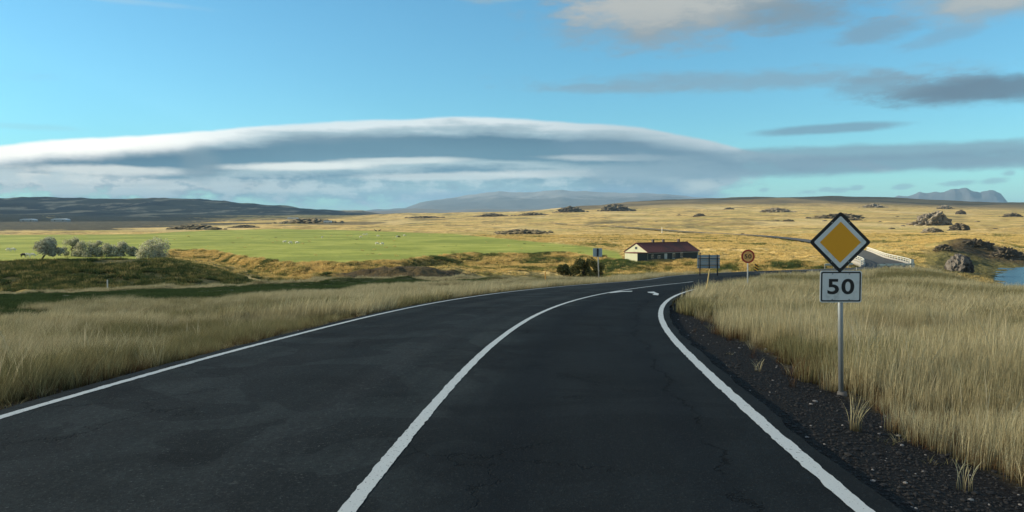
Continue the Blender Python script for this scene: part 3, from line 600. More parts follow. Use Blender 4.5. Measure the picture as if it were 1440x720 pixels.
def scatter(name, protos, P, scale, rot=None, pick=None, tilt=None):
    coll = bpy.data.collections.new(name + '_kinds')
    for k, q in enumerate(protos): q.name = '%s_kind_%02d' % (name, k); coll.objects.link(q)
    me = bpy.data.meshes.new(name); P = np.asarray(P, np.float32); me.vertices.add(len(P)); me.vertices.foreach_set('co', P.ravel())
    attr(me, 'sc', scale); attr(me, 'rz', rot if rot is not None else RNG.uniform(-.6, .6, len(P)))
    a = me.attributes.new('pick', 'INT', 'POINT'); a.data.foreach_set('value', np.asarray(pick if pick is not None else RNG.integers(0, len(protos), len(P)), np.int32))
    o = link(name, me); ng = bpy.data.node_groups.new(name, 'GeometryNodeTree')
    ng.interface.new_socket('Geometry', in_out='INPUT', socket_type='NodeSocketGeometry'); ng.interface.new_socket('Geometry', in_out='OUTPUT', socket_type='NodeSocketGeometry')
    N = ng.nodes; L = ng.links; gi = N.new('NodeGroupInput'); go = N.new('NodeGroupOutput')
    ci = N.new('GeometryNodeCollectionInfo'); ci.inputs['Collection'].default_value = coll; ci.inputs['Separate Children'].default_value = True; ci.inputs['Reset Children'].default_value = True
    ip = N.new('GeometryNodeInstanceOnPoints'); L.new(gi.outputs[0], ip.inputs['Points']); L.new(ci.outputs[0], ip.inputs['Instance']); ip.inputs['Pick Instance'].default_value = True
    def na(nm, ty):
        n = N.new('GeometryNodeInputNamedAttribute'); n.data_type = ty; n.inputs[0].default_value = nm; return n.outputs[0]
    L.new(na('pick', 'INT'), ip.inputs['Instance Index']); cx = N.new('ShaderNodeCombineXYZ'); L.new(na('rz', 'FLOAT'), cx.inputs[2])
    L.new(cx.outputs[0], ip.inputs['Rotation']); L.new(na('sc', 'FLOAT'), ip.inputs['Scale']); L.new(ip.outputs[0], go.inputs[0])
    md = o.modifiers.new('clumps', 'NODES'); md.node_group = ng; return tag(o, kind='stuff')
def polar_pts(n, r0, r1, a0, a1, pw=2.0):  # area-uniform when pw = 2, denser near for pw < 2
    r = (r0 ** pw + (r1 ** pw - r0 ** pw) * RNG.random(n)) ** (1 / pw); a = np.radians(RNG.uniform(a0, a1, n))
    return r * np.sin(a), r * np.cos(a), r
def off_road(x, y):
    c = fcos(y); r_ = (x - fR(y)) * c - .22; l_ = (fL(y) - x) * c - .22
    return np.maximum(r_, l_), r_ > l_
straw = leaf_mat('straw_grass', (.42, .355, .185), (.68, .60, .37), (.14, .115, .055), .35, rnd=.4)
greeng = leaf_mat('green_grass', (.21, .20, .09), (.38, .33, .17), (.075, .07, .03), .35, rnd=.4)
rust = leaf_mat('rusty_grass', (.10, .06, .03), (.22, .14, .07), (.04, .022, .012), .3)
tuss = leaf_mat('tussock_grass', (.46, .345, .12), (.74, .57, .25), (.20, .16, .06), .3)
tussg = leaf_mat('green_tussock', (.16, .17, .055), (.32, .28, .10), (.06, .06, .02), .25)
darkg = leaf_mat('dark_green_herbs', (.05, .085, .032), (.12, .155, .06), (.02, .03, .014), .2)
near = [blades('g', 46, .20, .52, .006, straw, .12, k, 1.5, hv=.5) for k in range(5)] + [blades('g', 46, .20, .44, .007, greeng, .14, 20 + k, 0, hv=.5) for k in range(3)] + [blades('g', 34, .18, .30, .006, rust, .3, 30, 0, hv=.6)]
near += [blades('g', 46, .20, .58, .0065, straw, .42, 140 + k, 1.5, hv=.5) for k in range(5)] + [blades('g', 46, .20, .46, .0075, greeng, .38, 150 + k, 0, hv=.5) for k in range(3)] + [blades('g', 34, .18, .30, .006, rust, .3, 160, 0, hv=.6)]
n = 52000
x, y, r = polar_pts(n, 4.5, 44, -41, 41, 1.35); out, rs_ = off_road(x, y)
edge_ = np.where(rs_, gravw(y), .42) + fbm(x / 1.3, y / 1.3, 41, 3) * np.where(rs_, .55, .3)
st0 = hump(y + fbm(x / 5, y / 5, 31, 3) * 4, np.interp(x / y * F + 720, [-300, 0, 300, 560], [23, 23, 33, 56]), np.interp(x / y * F + 720, [-300, 0, 300, 560], [23, 23, 33, 56]) + 4, 90, 99) * (x < 0)
ok = (st0 < RNG.uniform(.3, .9, n)) & (out > edge_) & ((out > edge_ + .5) | (RNG.random(n) < .75)); x, y, r, out, edge_, rs_ = [v[ok] for v in (x, y, r, out, edge_, rs_)]
P = np.stack([x, y, H(x, y) - .02], -1)
g = 1.5 * fbm(x / 4.5, y / 4.5, 43, 4) + .25 * fbm(x / .8, y / .8, 44, 2) - .16 + .5 * (out - edge_ < 1.6) * (~rs_); pk = np.where(g > .17, RNG.integers(5, 8, len(x)), RNG.integers(0, 5, len(x)))
pk = np.where((out - edge_ < .75) & (RNG.random(len(x)) < .6 - .5 * (out - edge_)), 8, pk); pk = np.where(rs_, pk, pk + 9)
sc = (.78 + .45 * fbm(x / 3, y / 3, 47, 3) + RNG.uniform(-.3, .34, len(x))) * np.where(out - edge_ < .5, .75, 1.0) * np.where(rs_, 1.0, .85 - .3 * sstep(r, 12, 28)) * (.72 + .55 * vnoise(x / 1.3, y / 1.3, 61))
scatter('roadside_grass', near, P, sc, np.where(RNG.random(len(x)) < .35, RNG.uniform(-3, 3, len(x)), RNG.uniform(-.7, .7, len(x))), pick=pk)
m_ = (RNG.random(len(x)) < .03) & (out - edge_ > .3) & (np.hypot(x, y) < 20)
scatter('tall_seed_stalks', [blades('g', 7, .10, .88, .006, leaf_mat('pale_stalk', (.52, .44, .26), (.68, .58, .38), (.25, .20, .10), .4), .28, 130 + k, 1.5, 4) for k in range(4)], P[m_], sc[m_])
mid_ = [blades('g', 40, .38, .60, .016, straw, .30, 50 + k, 1.3) for k in range(4)] + [blades('g', 40, .38, .50, .018, greeng, .3, 60 + k) for k in range(2)] + [blades('g', 60, .5, .30, .035, darkg, .5, 70 + k) for k in range(2)]
n = 60000
x, y, r = polar_pts(n, 24, 96, -40, 40, 1.7); out, rs_ = off_road(x, y); u = x / y * F + 720
st = hump(y + fbm(x / 5, y / 5, 31, 3) * 5, np.interp(u, [-300, 0, 300, 560, 680], [23, 23, 33, 56, 66]), np.interp(u, [-300, 0, 300, 560, 680], [23, 23, 33, 56, 66]) + 5, np.interp(u, [0, 300, 560, 680], [61, 64, 70, 69]), np.interp(u, [0, 300, 560, 680], [68, 71, 78, 77])) * (u < 690)
ok = (out > .55 + .3 * fbm(x / 2, y / 2, 42, 2)) & ((st < .5) | (RNG.random(n) < .8)); x, y, r, out, st, rs_ = [v[ok] for v in (x, y, r, out, st, rs_)]
P = np.stack([x, y, H(x, y) - .03], -1); g = 1.5 * fbm(x / 7, y / 7, 43, 4) - .1
pk = np.where(st + RNG.uniform(-.3, .3, len(x)) > .5, RNG.integers(6, 8, len(x)), np.where(g > .17, RNG.integers(4, 6, len(x)), RNG.integers(0, 4, len(x))))
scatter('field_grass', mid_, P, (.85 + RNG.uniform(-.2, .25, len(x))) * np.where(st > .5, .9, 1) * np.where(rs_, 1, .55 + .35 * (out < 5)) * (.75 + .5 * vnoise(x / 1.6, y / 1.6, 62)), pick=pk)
far_ = [blades('g', 30, .55, .55, .05, tuss, .35, 80 + k) for k in range(4)] + [blades('g', 30, .55, .48, .05, tussg, .35, 90 + k) for k in range(3)] + [blades('g', 26, .6, .5, .06, darkg, .35, 95)]
n = 90000
x, y, r = polar_pts(n, 88, 520, -38, 38, 1.25); out, rs_ = off_road(x, y); u = x / y * F + 720; hz = H(x, y)
grn = (y > field_edge(u) + 3) & (y < green_far(u) + 10) & (u < 885)
cl = fbm(x / 7, y / 7, 51, 3) + fbm(x / 40, y / 40, 53, 3) * .8
bk_ = hump(y, 100, 125, 146, 152) * hump(u, 455, 490, 640, 680) > RNG.uniform(.15, .9, n)
rb_ = (y > 165) & (y < 264) & (u > 1300) 
inh = bk_ | rb_ | (x > 22) & (x < 52) & (y > 170) & (y < 212)
ok = (out > 1.2) & (hz > WZ + .25) & (~grn | (RNG.random(n) < .004)) & (cl > -.25) & ~inh; x, y, r, hz, u, cl = [v[ok] for v in (x, y, r, hz, u, cl)]
g = fbm(x / 16, y / 16, 55, 3) + .75 * ((y < 128) & (u < 410)) + .2 * (r < 170)
pk = np.where(g > .18, RNG.integers(4, 7, len(x)), RNG.integers(0, 4, len(x))); pk = np.where((g > .42) & (RNG.random(len(x)) < .6), 7, pk)
scatter('tussock_grass', far_, np.stack([x, y, hz - .05], -1), RNG.uniform(.45, 1.15, len(x)) * (.8 + r / 900), RNG.uniform(-3, 3, len(x)), pick=pk)
n = 60000; u = RNG.uniform(150, 1270, n); y = field_edge(u) - RNG.random(n) ** 1.2 * 42 + 3; x = (u - 720) / F * y; hz = H(x, y); out, _ = off_road(x, y)
ok = (y > 128) & (hz > WZ + .2) & (out > 5) & (RNG.random(n) < .75) & ~((hump(y, 100, 125, 146, 152) * hump(u, 455, 490, 640, 680)) > .2); x, y, u, hz = [v[ok] for v in (x, y, u, hz)]
g = fbm(x / 6, y / 6, 58, 3) + RNG.uniform(-.25, .25, len(x)); pk = np.where(g > .25, 7, np.where(g > -.02, RNG.integers(4, 7, len(x)), RNG.integers(0, 4, len(x))))
n2_ = 16000; u2 = RNG.uniform(-60, 420, n2_); y2 = RNG.uniform(92, 130, n2_); x2 = (u2 - 720) / F * y2; k2 = fbm(x2 / 5, y2 / 5, 66, 3) > -.2; x2, y2 = x2[k2], y2[k2]
x = np.append(x, x2); y = np.append(y, y2); hz = np.append(hz, H(x2, y2)); pk = np.append(pk, np.where(RNG.random(len(x2)) < .55, 7, RNG.integers(3, 7, len(x2))))
scatter('bank_tussocks', [blades('g', 30, .42, .5, .045, m_, .3, 170 + k) for k, m_ in enumerate([tuss] * 4 + [tussg] * 3 + [darkg])], np.stack([x, y, hz - .05], -1), RNG.uniform(.5, 1.25, len(x)), RNG.uniform(-3, 3, len(x)), pick=pk)
# lava gravel on the shoulders
grm = mat('lava_gravel', (.024, .023, .022), .85, .5, 30, 3, second=(.09, .085, .075), secfac=(.62, .66), secscale=4, coords='Object')
def pebble(k):
    b = MB(); b.ball((0, 0, 0), (1, .8, .55), 1); me = b.mesh('p')
    for v in me.vertices: v.co *= 1 + .35 * mnoise.noise(v.co * 1.7 + Vector((k * 5, 0, 0)))
    me.materials.append(grm if k < 5 else mat('pale_pebble', (.28, .26, .24), .8)); return bpy.data.objects.new('p', me)
n = 150000
x, y, r = polar_pts(n, 3, 34, -42, 42, 1.2); out, rs_ = off_road(x, y)
ok = (out > -.03) & (out < np.where(rs_, gravw(y) + .5, .8)); x, y, rs_ = x[ok], y[ok], rs_[ok]
pk = np.where(RNG.random(len(x)) < .02, 5, RNG.integers(0, 5, len(x)))
scatter('shoulder_gravel', [pebble(k) for k in range(6)], np.stack([x, y, H(x, y) + .003], -1), np.exp(RNG.normal(-4.6, .5, len(x))).clip(.004, .045), RNG.uniform(-3, 3, len(x)), pick=pk)
# sparse weeds on the gravel
weed = [blades('g', 16, .07, .30, .006, rust, .5, 101), blades('g', 14, .06, .22, .006, straw, .6, 102), blades('g', 12, .09, .12, .008, leaf_mat('red_herb', (.10, .035, .02), (.16, .07, .03), (.05, .02, .01), .2), .9, 103), blades('g', 14, .1, .10, .008, greeng, .9, 104)]
n = 2600; x, y, r = polar_pts(n, 4.5, 40, -40, 40, 1.3); out, rs_ = off_road(x, y); gwv = np.where(rs_, gravw(y), .5)
ok = (out > .35) & (out < gwv + .6) & (RNG.random(n) < np.clip(out / gwv, 0, 2) ** 2.2 * .8); x, y = x[ok], y[ok]
scatter('verge_weeds', weed, np.stack([x, y, H(x, y) - .01], -1), RNG.uniform(.6, 1.3, len(x)), RNG.uniform(-3, 3, len(x)))
# pale dry plants one can tell apart on the gravel edge
def dry_plant(px, py, h, label, seed, n=26):
    g_ = ground_at(px, py); o = blades('dry_grass_tuft', n, .06, h, .007, straw, .33, seed, 1.3, 5, .3); o.name = 'dry_grass_tuft'; COL.objects.link(o); o.location = (g_.x, g_.y, g_.z - .01)
    tag(o, label, 'grass tuft')
dry_plant(1203, 606, .40, 'pale dry grass tuft on the gravel just in front of the 50 sign post', 201, 40)
dry_plant(1356, 690, .34, 'thin pale grass tuft on dark gravel in the lower right corner', 202, 14)
dry_plant(1066, 522, .22, 'small dead grass tuft at the gravel edge left of the 50 sign post', 203, 14)

# ------------------------------------------------------------------ signs
galv = mat('galvanised_steel', (.30, .33, .34), .5, .2, 9, 4, metal=.5, second=(.16, .17, .17), secfac=(.6, .75))
black = mat('sign_black', (.012, .013, .015), .5); white = mat('sign_white', (.80, .82, .80), .42, .05, 5, second=(.58, .60, .57), secfac=(.50, .72), secscale=5)
yellow = mat('sign_yellow', (1, .43, .012), .42, .03, 6, second=(.92, .38, .012), secfac=(.55, .8), secscale=4); redm = mat('sign_red', (.42, .03, .02), .45); palef = mat('sign_pale_orange', (.92, .46, .14), .45)
def rrect(w_, h_, r_, n=5):
    pts = []
    for cx, cz, a0 in ((w_ / 2 - r_, h_ / 2 - r_, 0), (-w_ / 2 + r_, h_ / 2 - r_, 90), (-w_ / 2 + r_, -h_ / 2 + r_, 180), (w_ / 2 - r_, -h_ / 2 + r_, 270)):
        for k in range(n + 1): a_ = R(a0 + 90 * k / n); pts.append((cx + r_ * math.cos(a_), cz + r_ * math.sin(a_)))
    return pts
def rotp(pts, deg): c_, s_ = math.cos(R(deg)), math.sin(R(deg)); return [(x * c_ - z * s_, x * s_ + z * c_) for x, z in pts]
def digits(txt, h, m, parent, loc, off=.03, sx=1.0):
    cu = bpy.data.curves.new('digits', 'FONT'); cu.body = txt; cu.size = 1; cu.align_x = 'CENTER'; cu.align_y = 'CENTER'; cu.offset = off; cu.extrude = .002; cu.space_character = 1.1; cu.resolution_u = 6
    t = bpy.data.objects.new('digits', cu); COL.objects.link(t); bpy.context.view_layer.update()
    me = bpy.data.meshes.new_from_object(t.evaluated_get(bpy.context.evaluated_depsgraph_get())); bpy.data.objects.remove(t)
    co = np.array([v.co[:] for v in me.vertices]); cx = (co[:, 0].max() + co[:, 0].min()) / 2; cy = (co[:, 1].max() + co[:, 1].min()) / 2; s_ = h / (co[:, 1].max() - co[:, 1].min())
    for v in me.vertices: v.co = ((v.co.x - cx) * s_ * sx, -.0015 if v.co.z > 0 else 0, (v.co.y - cy) * s_)
    me.name = 'digits'; return link('digits', me, m, parent, loc)
# the large sign on the right: base under (1184,556)
g0 = ground_at(1184, 556); Yd = g0.y; px_m = F / Yd
sign = empty('road_sign', g0); tag(sign, 'grey post carrying a yellow and white diamond above a white 50 plate', 'road sign')
def L_(px, py, dy=0): v = at(px, py, Yd) - g0; return Vector((v.x, dy, v.z))
MB().tube((0, 0, -.5), L_(1181, 318), .034, .034, 16).build('post', galv, sign, True)
MB().tube(L_(1181, 318), L_(1181, 318) + Vector((0, 0, .012)), .036, .03, 16).build('post_cap', black, sign)
dc = L_(1179.5, 340.5, -.045); side = 86.5 / px_m / math.sqrt(2)
dia = MB().prism(rotp(rrect(side, side, .035), 45), .004, -.004).build('diamond_panel', black, sign, loc=dc)
MB().prism(rotp(rrect(side - .085, side - .085, .02), 45), -.0042, -.0062).build('white_band', white, dia)
MB().prism(rotp(rrect(side * .665, side * .665, .008), 45), -.0064, -.0082).build('yellow_face', yellow, dia)
for sx in (-1, 1):
    for sz in (-1, 1): MB().tube((sx * .115, -.006, sz * .265), (sx * .115, -.013, sz * .265), .009, n=8).build('bolt', galv, dia)
pc = L_(1180.3, 402.7, -.045); pw, ph = 58.5 / px_m, 44.5 / px_m
pl = MB().prism(rrect(pw, ph, .03), .004, -.004).build('number_plate', white, sign, loc=pc)
mb = MB(); wi, hi_ = pw - .026, ph - .026; t_ = .018
o_ = rrect(wi, hi_, .022); i_ = rrect(wi - 2 * t_, hi_ - 2 * t_, .012)
vo_ = [mb.b.verts.new((x, -.0058, z)) for x, z in o_]; vi_ = [mb.b.verts.new((x, -.0058, z)) for x, z in i_]
for k in range(len(o_)): mb.b.faces.new((vo_[k], vo_[(k + 1) % len(o_)], vi_[(k + 1) % len(o_)], vi_[k]))
mb.build('plate_border', black, pl)
digits('50', .212, black, pl, (0, -.0055, .002), .022, 1.26)
for sx in (-1, 1):
    for sz in (-1, 1): MB().tube((sx * .115, -.0045, sz * .175), (sx * .115, -.011, sz * .175), .008, n=8).build('bolt', galv, pl)
for q in (L_(1180.5, 322, -.02), L_(1180.5, 358, -.02), L_(1181, 392, -.02), L_(1181, 413, -.02)): MB().box(q, (.20, .03, .035)).build('bracket', galv, sign)
MB().tube((0, 0, -.05), (0, 0, .05), .075, .06, 14).build('base_collar', mat('old_concrete', (.16, .15, .14), .9, .3, 20, 4), sign, True)
# round limit sign further on
g1 = stand(1052.5, 36.5); rl = empty('speed_limit_sign', g1); tag(rl, 'small round red-rimmed 50 speed limit sign on a thin grey post past the gravel corner', 'road sign')
c1 = at(1051.5, 360.5, g1.y) - g1
MB().tube((0, 0, -.4), (c1.x, 0, c1.z + .2), .03, n=12).build('post', mat('pale_steel', (.42, .46, .46), .5, .1), rl, True)
fr = MB().tube((c1.x, -.035, c1.z), (c1.x, -.045, c1.z), .315, n=40).build('red_disc', redm, rl)
MB().tube((c1.x, -.0455, c1.z), (c1.x, -.0475, c1.z), .238, n=40).build('pale_face', palef, fr)
digits('50', .20, black, fr, (c1.x, -.0495, c1.z), .02, 1.2)
# direction sign seen from behind
backm = mat('sign_back', (.34, .42, .46), .55, .12, 3, metal=.1, second=(.24, .30, .33), secfac=(.6, .8)); darkm = mat('dark_post', (.03, .035, .04), .6)
g2 = stand(997, 73); ds = empty('direction_sign', g2); tag(ds, 'back of a wide grey board on three dark posts by the bend', 'road sign')
for k, pxx in enumerate((984.5, 997.5, 1009)):
    q = at(pxx, 358, 73) - g2; hgt = .35 if k == 0 else .02
    MB().tube((q.x, .0, -.4), (q.x, .0, q.z + hgt * .5), .055, n=10).build('post', darkm, ds, True)
q0 = at(981, 358.5, 73) - g2; q1 = at(1012.5, 377.5, 73) - g2; nb = 5
for k in range(nb):
    za = q0.z + (q1.z - q0.z) * k / nb; zb = q0.z + (q1.z - q0.z) * (k + 1) / nb
    MB().box(((q0.x + q1.x) / 2, .10, (za + zb) / 2), (q1.x - q0.x, .03, abs(zb - za) - .02)).build('panel', backm, ds)
for zk in (.25, .75): MB().box(((q0.x + q1.x) / 2, -.09, q1.z + (q0.z - q1.z) * zk), (q1.x - q0.x - .05, .03, .05)).build('crossbar', darkm, ds)
# small sign seen from behind on the far verge
g3 = stand(843, 69); bs_ = empty('small_sign', g3); tag(bs_, 'back of a small pale square sign on a thin leaning post beside the dark bush', 'road sign')
q0 = at(834, 349, 69) - g3; q1 = at(847, 361, 69) - g3; qm = at(840.5, 349, 69) - g3
MB().tube((0, 0, -.4), (qm.x, 0, qm.z), .05, n=10).build('post', mat('worn_post', (.40, .40, .36), .6, .2), bs_, True)
MB().prism(rrect(q1.x - q0.x, q0.z - q1.z, .06), .03, .06).build('panel', mat('pale_sign_back', (.42, .50, .54), .5, .1), bs_, loc=((q0.x + q1.x) / 2, .03, (q0.z + q1.z) / 2))
MB().box((qm.x, -.02, (q0.z + q1.z) / 2), (.16, .06, q0.z - q1.z - .04)).build('bracket', darkm, bs_)
# striped markers
def chevron(px, Y, y0, y1, wpx, label, tiltsgn=1):
    g_ = stand(px, Y); o = empty('striped_marker', g_); tag(o, label, 'road marker', 'striped road markers')
    a_ = at(px, y0, Y) - g_; b_ = at(px, y1, Y) - g_; w_ = wpx * Y / F; h_ = a_.z - b_.z
    MB().tube((0, .05, -.4), (0, .05, a_.z - .05), .035, n=8).build('post', galv, o)
    pn = MB().box((0, 0, (a_.z + b_.z) / 2), (w_, .012, h_), bev=.003).build('panel', mat('marker_yellow', (.72, .42, .05), .5), o)
    for k in range(3):
        zc = b_.z + h_ * (k + .28) / 3; d_ = w_ * .55 * tiltsgn; t2 = h_ * .085
        MB().poly([(-w_ / 2, -.0075, zc - t2 + d_), (w_ / 2, -.0075, zc - t2 - d_ * .2), (w_ / 2, -.0075, zc + t2 - d_ * .2), (-w_ / 2, -.0075, zc + t2 + d_)]).build('stripe', black, pn)
chevron(1064.5, 103, 371.5, 384, 5.5, 'narrow black and yellow striped marker right behind the round 50 sign')
# delineators
postw = mat('white_plastic_post', (.62, .62, .56), .5, .1)
def delineator(px, py0, py1, Y, m, label, r=.045, lean_px=0, refl=True, nm='marker_post', g=None):
    b_ = at(px, py1, Y); t_ = at(px + lean_px, py0, Y); gz = float(H(b_.x, b_.y)); o = empty(nm, (b_.x, b_.y, gz)); tag(o, label, 'marker post', g)
    v = t_ - Vector((b_.x, b_.y, gz)); MB().tube((0, 0, -.25), v, r, r * .9, 8).build('post', m, o)
    if refl: MB().tube(v * .80, v * .88, r * 1.06, n=8).build('reflector', black, o)
def Yfor(u):                              # depth at which the right verge is seen in column u
    Ys = np.linspace(62, 138, 400); return float(Ys[np.argmin(np.abs((fR(Ys) + .7) / Ys * F + 720 - u))])
for pxx, y0, y1, lb in ((1112, 383, 391.5, 'white marker post at the road edge farther left of the 50 plate'), (1142, 379.5, 386.5, 'short white marker post just left of the tip of the diamond sign'), (1204.5, 375.5, 383, 'white marker post rising just behind the upper right corner of the 50 plate'), (1235.5, 377.5, 387, 'white marker post right of the 50 plate near the striped guard rail end')):
    delineator(pxx, y0, y1, Yfor(pxx), postw, lb, .075, g='white marker posts along the road to the bridge')
delineator(990.5, 410, 412, 33.5, postw, 'x') if False else None
delineator(990, 378, 411, 33.5, mat('yellow_plastic', (.70, .52, .20), .5, .1), 'leaning yellow snow pole at the inside corner of the bend', .028, 8, False, 'snow_pole')
delineator(767, 382, 391, 64, mat('orange_plastic', (.75, .38, .08), .5, .1), 'small orange marker stake in the grass beyond the left edge line', .045, 0, False, 'marker_stake')
delineator(151, 393.5, 404, 82, postw, 'lone white post in front of the green mound on the left', .075, 0, False, 'white_post')
delineator(1284, 345, 352.5, 262, mat('old_wood', (.10, .09, .07), .8), 'thin dark pole standing on the slope beyond the bridge end', .09, 0, False, 'wooden_pole')
delineator(931, 319.5, 326, 560, postw, 'white roadside post beside the far road above the farmhouse', .28, 0, False, 'white_post')

# ------------------------------------------------------------------ bridge and guard rails
conc = mat('bridge_concrete', (.34, .33, .30), .85, .2, .8, 5, bump=.02, bscale=3); railw = mat('white_rail', (.66, .66, .58), .5, .1)
P0 = Vector((float(fC(140)), 140, 0)); P1 = Vector((float(fC(230)), 230, 0)); dirv = (P1 - P0).normalized(); nrm = Vector((dirv.y, -dirv.x, 0)); Lb = (P1 - P0).length
br = empty('road_bridge', (P0.x, P0.y, -6.3)); tag(br, 'low concrete road bridge with white railings crossing the river on the right', 'bridge')
def bp_(s, off, z): Y = 140 + (230 - 140) * s / Lb; return Vector((float(fC(Y)), Y, float(road_z(Y)))) + nrm * off + Vector((0, 0, z)) - Vector((P0.x, P0.y, -6.3))
def strip3(name, off0, off1, z0, z1, m, par, s0=0, s1=None, st=3.0):
    s1 = Lb if s1 is None else s1; V_ = []; Fq = []; S = np.linspace(s0, s1, max(2, int((s1 - s0) / st)))
    for s in S:
        for o_, z_ in ((off0, z0), (off1, z0), (off1, z1), (off0, z1)): V_.append(bp_(s, o_, z_)[:])
    for k in range(len(S) - 1):
        for j in range(4): Fq.append((4 * k + j, 4 * k + (j + 1) % 4, 4 * k + 4 + (j + 1) % 4, 4 * k + 4 + j))
    n_ = len(V_); Fq += [(3, 2, 1, 0), (n_ - 4, n_ - 3, n_ - 2, n_ - 1)]
    return link(name, np_mesh(name, V_, Fq, False), m, par)
strip3('deck', -4.3, 4.3, -1.0, -.12, conc, br)
for sgn in (-1, 1):
    strip3('kerb', sgn * 3.85, sgn * 4.3, -.11, .28, conc, br)
    rl_ = strip3('railing', sgn * 4.05, sgn * 4.17, .85, 1.02, railw, br); strip3('middle_rail', sgn * 4.07, sgn * 4.14, .52, .62, railw, rl_)
    for k in range(31):
        q = bp_(Lb * k / 30, sgn * 4.11, 0); MB().box(q + Vector((0, 0, .6)), (.14, .14, .82)).build('railing_post', railw, rl_)
for s in (0, Lb):
    q = bp_(s, 0, 0); MB().box(q + Vector((0, 0, -2.6)), (9, 2.2, 3.1), Matrix.Rotation(math.atan2(dirv.y, dirv.x) - math.pi / 2, 4, 'Z')).build('abutment', conc, br)
for s in (Lb / 3, 2 * Lb / 3):
    q = bp_(s, 0, 0); MB().box(q + Vector((0, 0, -3.2)), (7.5, .9, 4.3), Matrix.Rotation(math.atan2(dirv.y, dirv.x) - math.pi / 2, 4, 'Z')).build('pier', conc, br)
q = bp_(0, 4.2, 0); MB().box(q + Vector((0, 0, .75)), (.55, .35, 1.5), bev=.04).build('end_post', railw, br)
steel = mat('guard_rail_steel', (.46, .45, .38), .5, .15, metal=.3)
def guard(name, f, off, y0, y1, label):
    o = empty(name, (float(f(y0)) + off, y0, float(road_z(y0)))); tag(o, label, 'guard rail', 'steel guard rails before the bridge'); b0 = o.location.copy(); V_ = []; Fq = []; Ys = np.arange(y0, y1 + .1, 1.)
    for Y in Ys:
        c_ = Vector((float(f(Y)) + off / float(fcos(Y)), Y, float(road_z(Y)))) - b0
        for dz, dx in ((.45, 0), (.53, .05), (.6, 0), (.67, .05), (.78, 0)): V_.append((c_.x + dx * (1 if off < 0 else -1), c_.y, c_.z + dz))
    for k in range(len(Ys) - 1):
        for j in range(4): Fq.append((5 * k + j, 5 * k + j + 1, 5 * k + 5 + j + 1, 5 * k + 5 + j))
    me = np_mesh('rail', V_, Fq, False); ra = link('rail', me, steel, o); so = ra.modifiers.new('thick', 'SOLIDIFY'); so.thickness = .02
    for Y in np.arange(y0 + .5, y1, 4):
        c_ = Vector((float(f(Y)) + (off + (-.12 if off < 0 else .12)) / float(fcos(Y)), Y, float(road_z(Y)))) - b0; MB().box(c_ + Vector((0, 0, .2)), (.12, .12, 1.1)).build('post', steel, o)
guard('guard_rail', fR, 1.0, 112, 137, 'steel guard rail on the near side of the road leading to the bridge')
guard('guard_rail', fL, -1.0, 124, 139, 'steel guard rail on the far side of the road leading to the bridge')
Yc = 128.0; uc = (float(fR(Yc)) + 1.4) / Yc * F + 720
chevron(1247, Yc, 371.5, 383.5, 7, 'black and orange striped marker at the guard rail end before the bridge')

# ------------------------------------------------------------------ farmhouse
wallw = mat('white_render', (.36, .39, .28), .85, .08, 1.2, 4, second=(.25, .27, .20), secfac=(.6, .8)); walld = mat('dark_shaded_wall', (.035, .05, .052), .8, .2, 1.5, 4)  # dark wall colour paints shade on the sides turned from the sun
roofm = mat('rusty_red_roof', (.12, .036, .03), .75, .25, .9, 5, second=(.07, .03, .026), secfac=(.5, .65)); winm = mat('window_glass', (.05, .07, .08), .12); framem = mat('white_window_frame', (.55, .60, .56), .6)
hp = at(911, 369, 183); hz0 = -7.55
hs = empty('farmhouse', (hp.x, hp.y, hz0), R(35)); tag(hs, 'long low farmhouse with a dark red roof and white gable on the plain', 'farmhouse')
Lh, Wh, eh, rh = 17.2, 7.6, 2.5, 4.45
mb = MB(); mb.box((Lh / 2, Wh / 2, eh / 2 - .4), (Lh - .02, Wh - .02, eh + .8)); mb.build('wall', walld, hs)
def gable(x0, x1, nm):
    b = MB(); pts = [(0, -.8), (Wh, -.8), (Wh, eh), (Wh / 2, rh - .06), (0, eh)]
    f_ = [b.b.verts.new((x0, y_, z_)) for y_, z_ in pts]; k_ = [b.b.verts.new((x1, y_, z_)) for y_, z_ in pts]; b.b.faces.new(f_); b.b.faces.new(k_[::-1])
    for i in range(5): b.b.faces.new((f_[i], k_[i], k_[(i + 1) % 5], f_[(i + 1) % 5]))
    bmesh.ops.recalc_face_normals(b.b, faces=b.b.faces[:]); return b.build(nm, wallw, hs)
gb = gable(-.12, .0, 'gable_wall'); gable(Lh, Lh + .12, 'gable_wall')
MB().box((-.16, Wh / 2, 3.35), (.05, .7, .6)).build('attic_window', winm, gb)
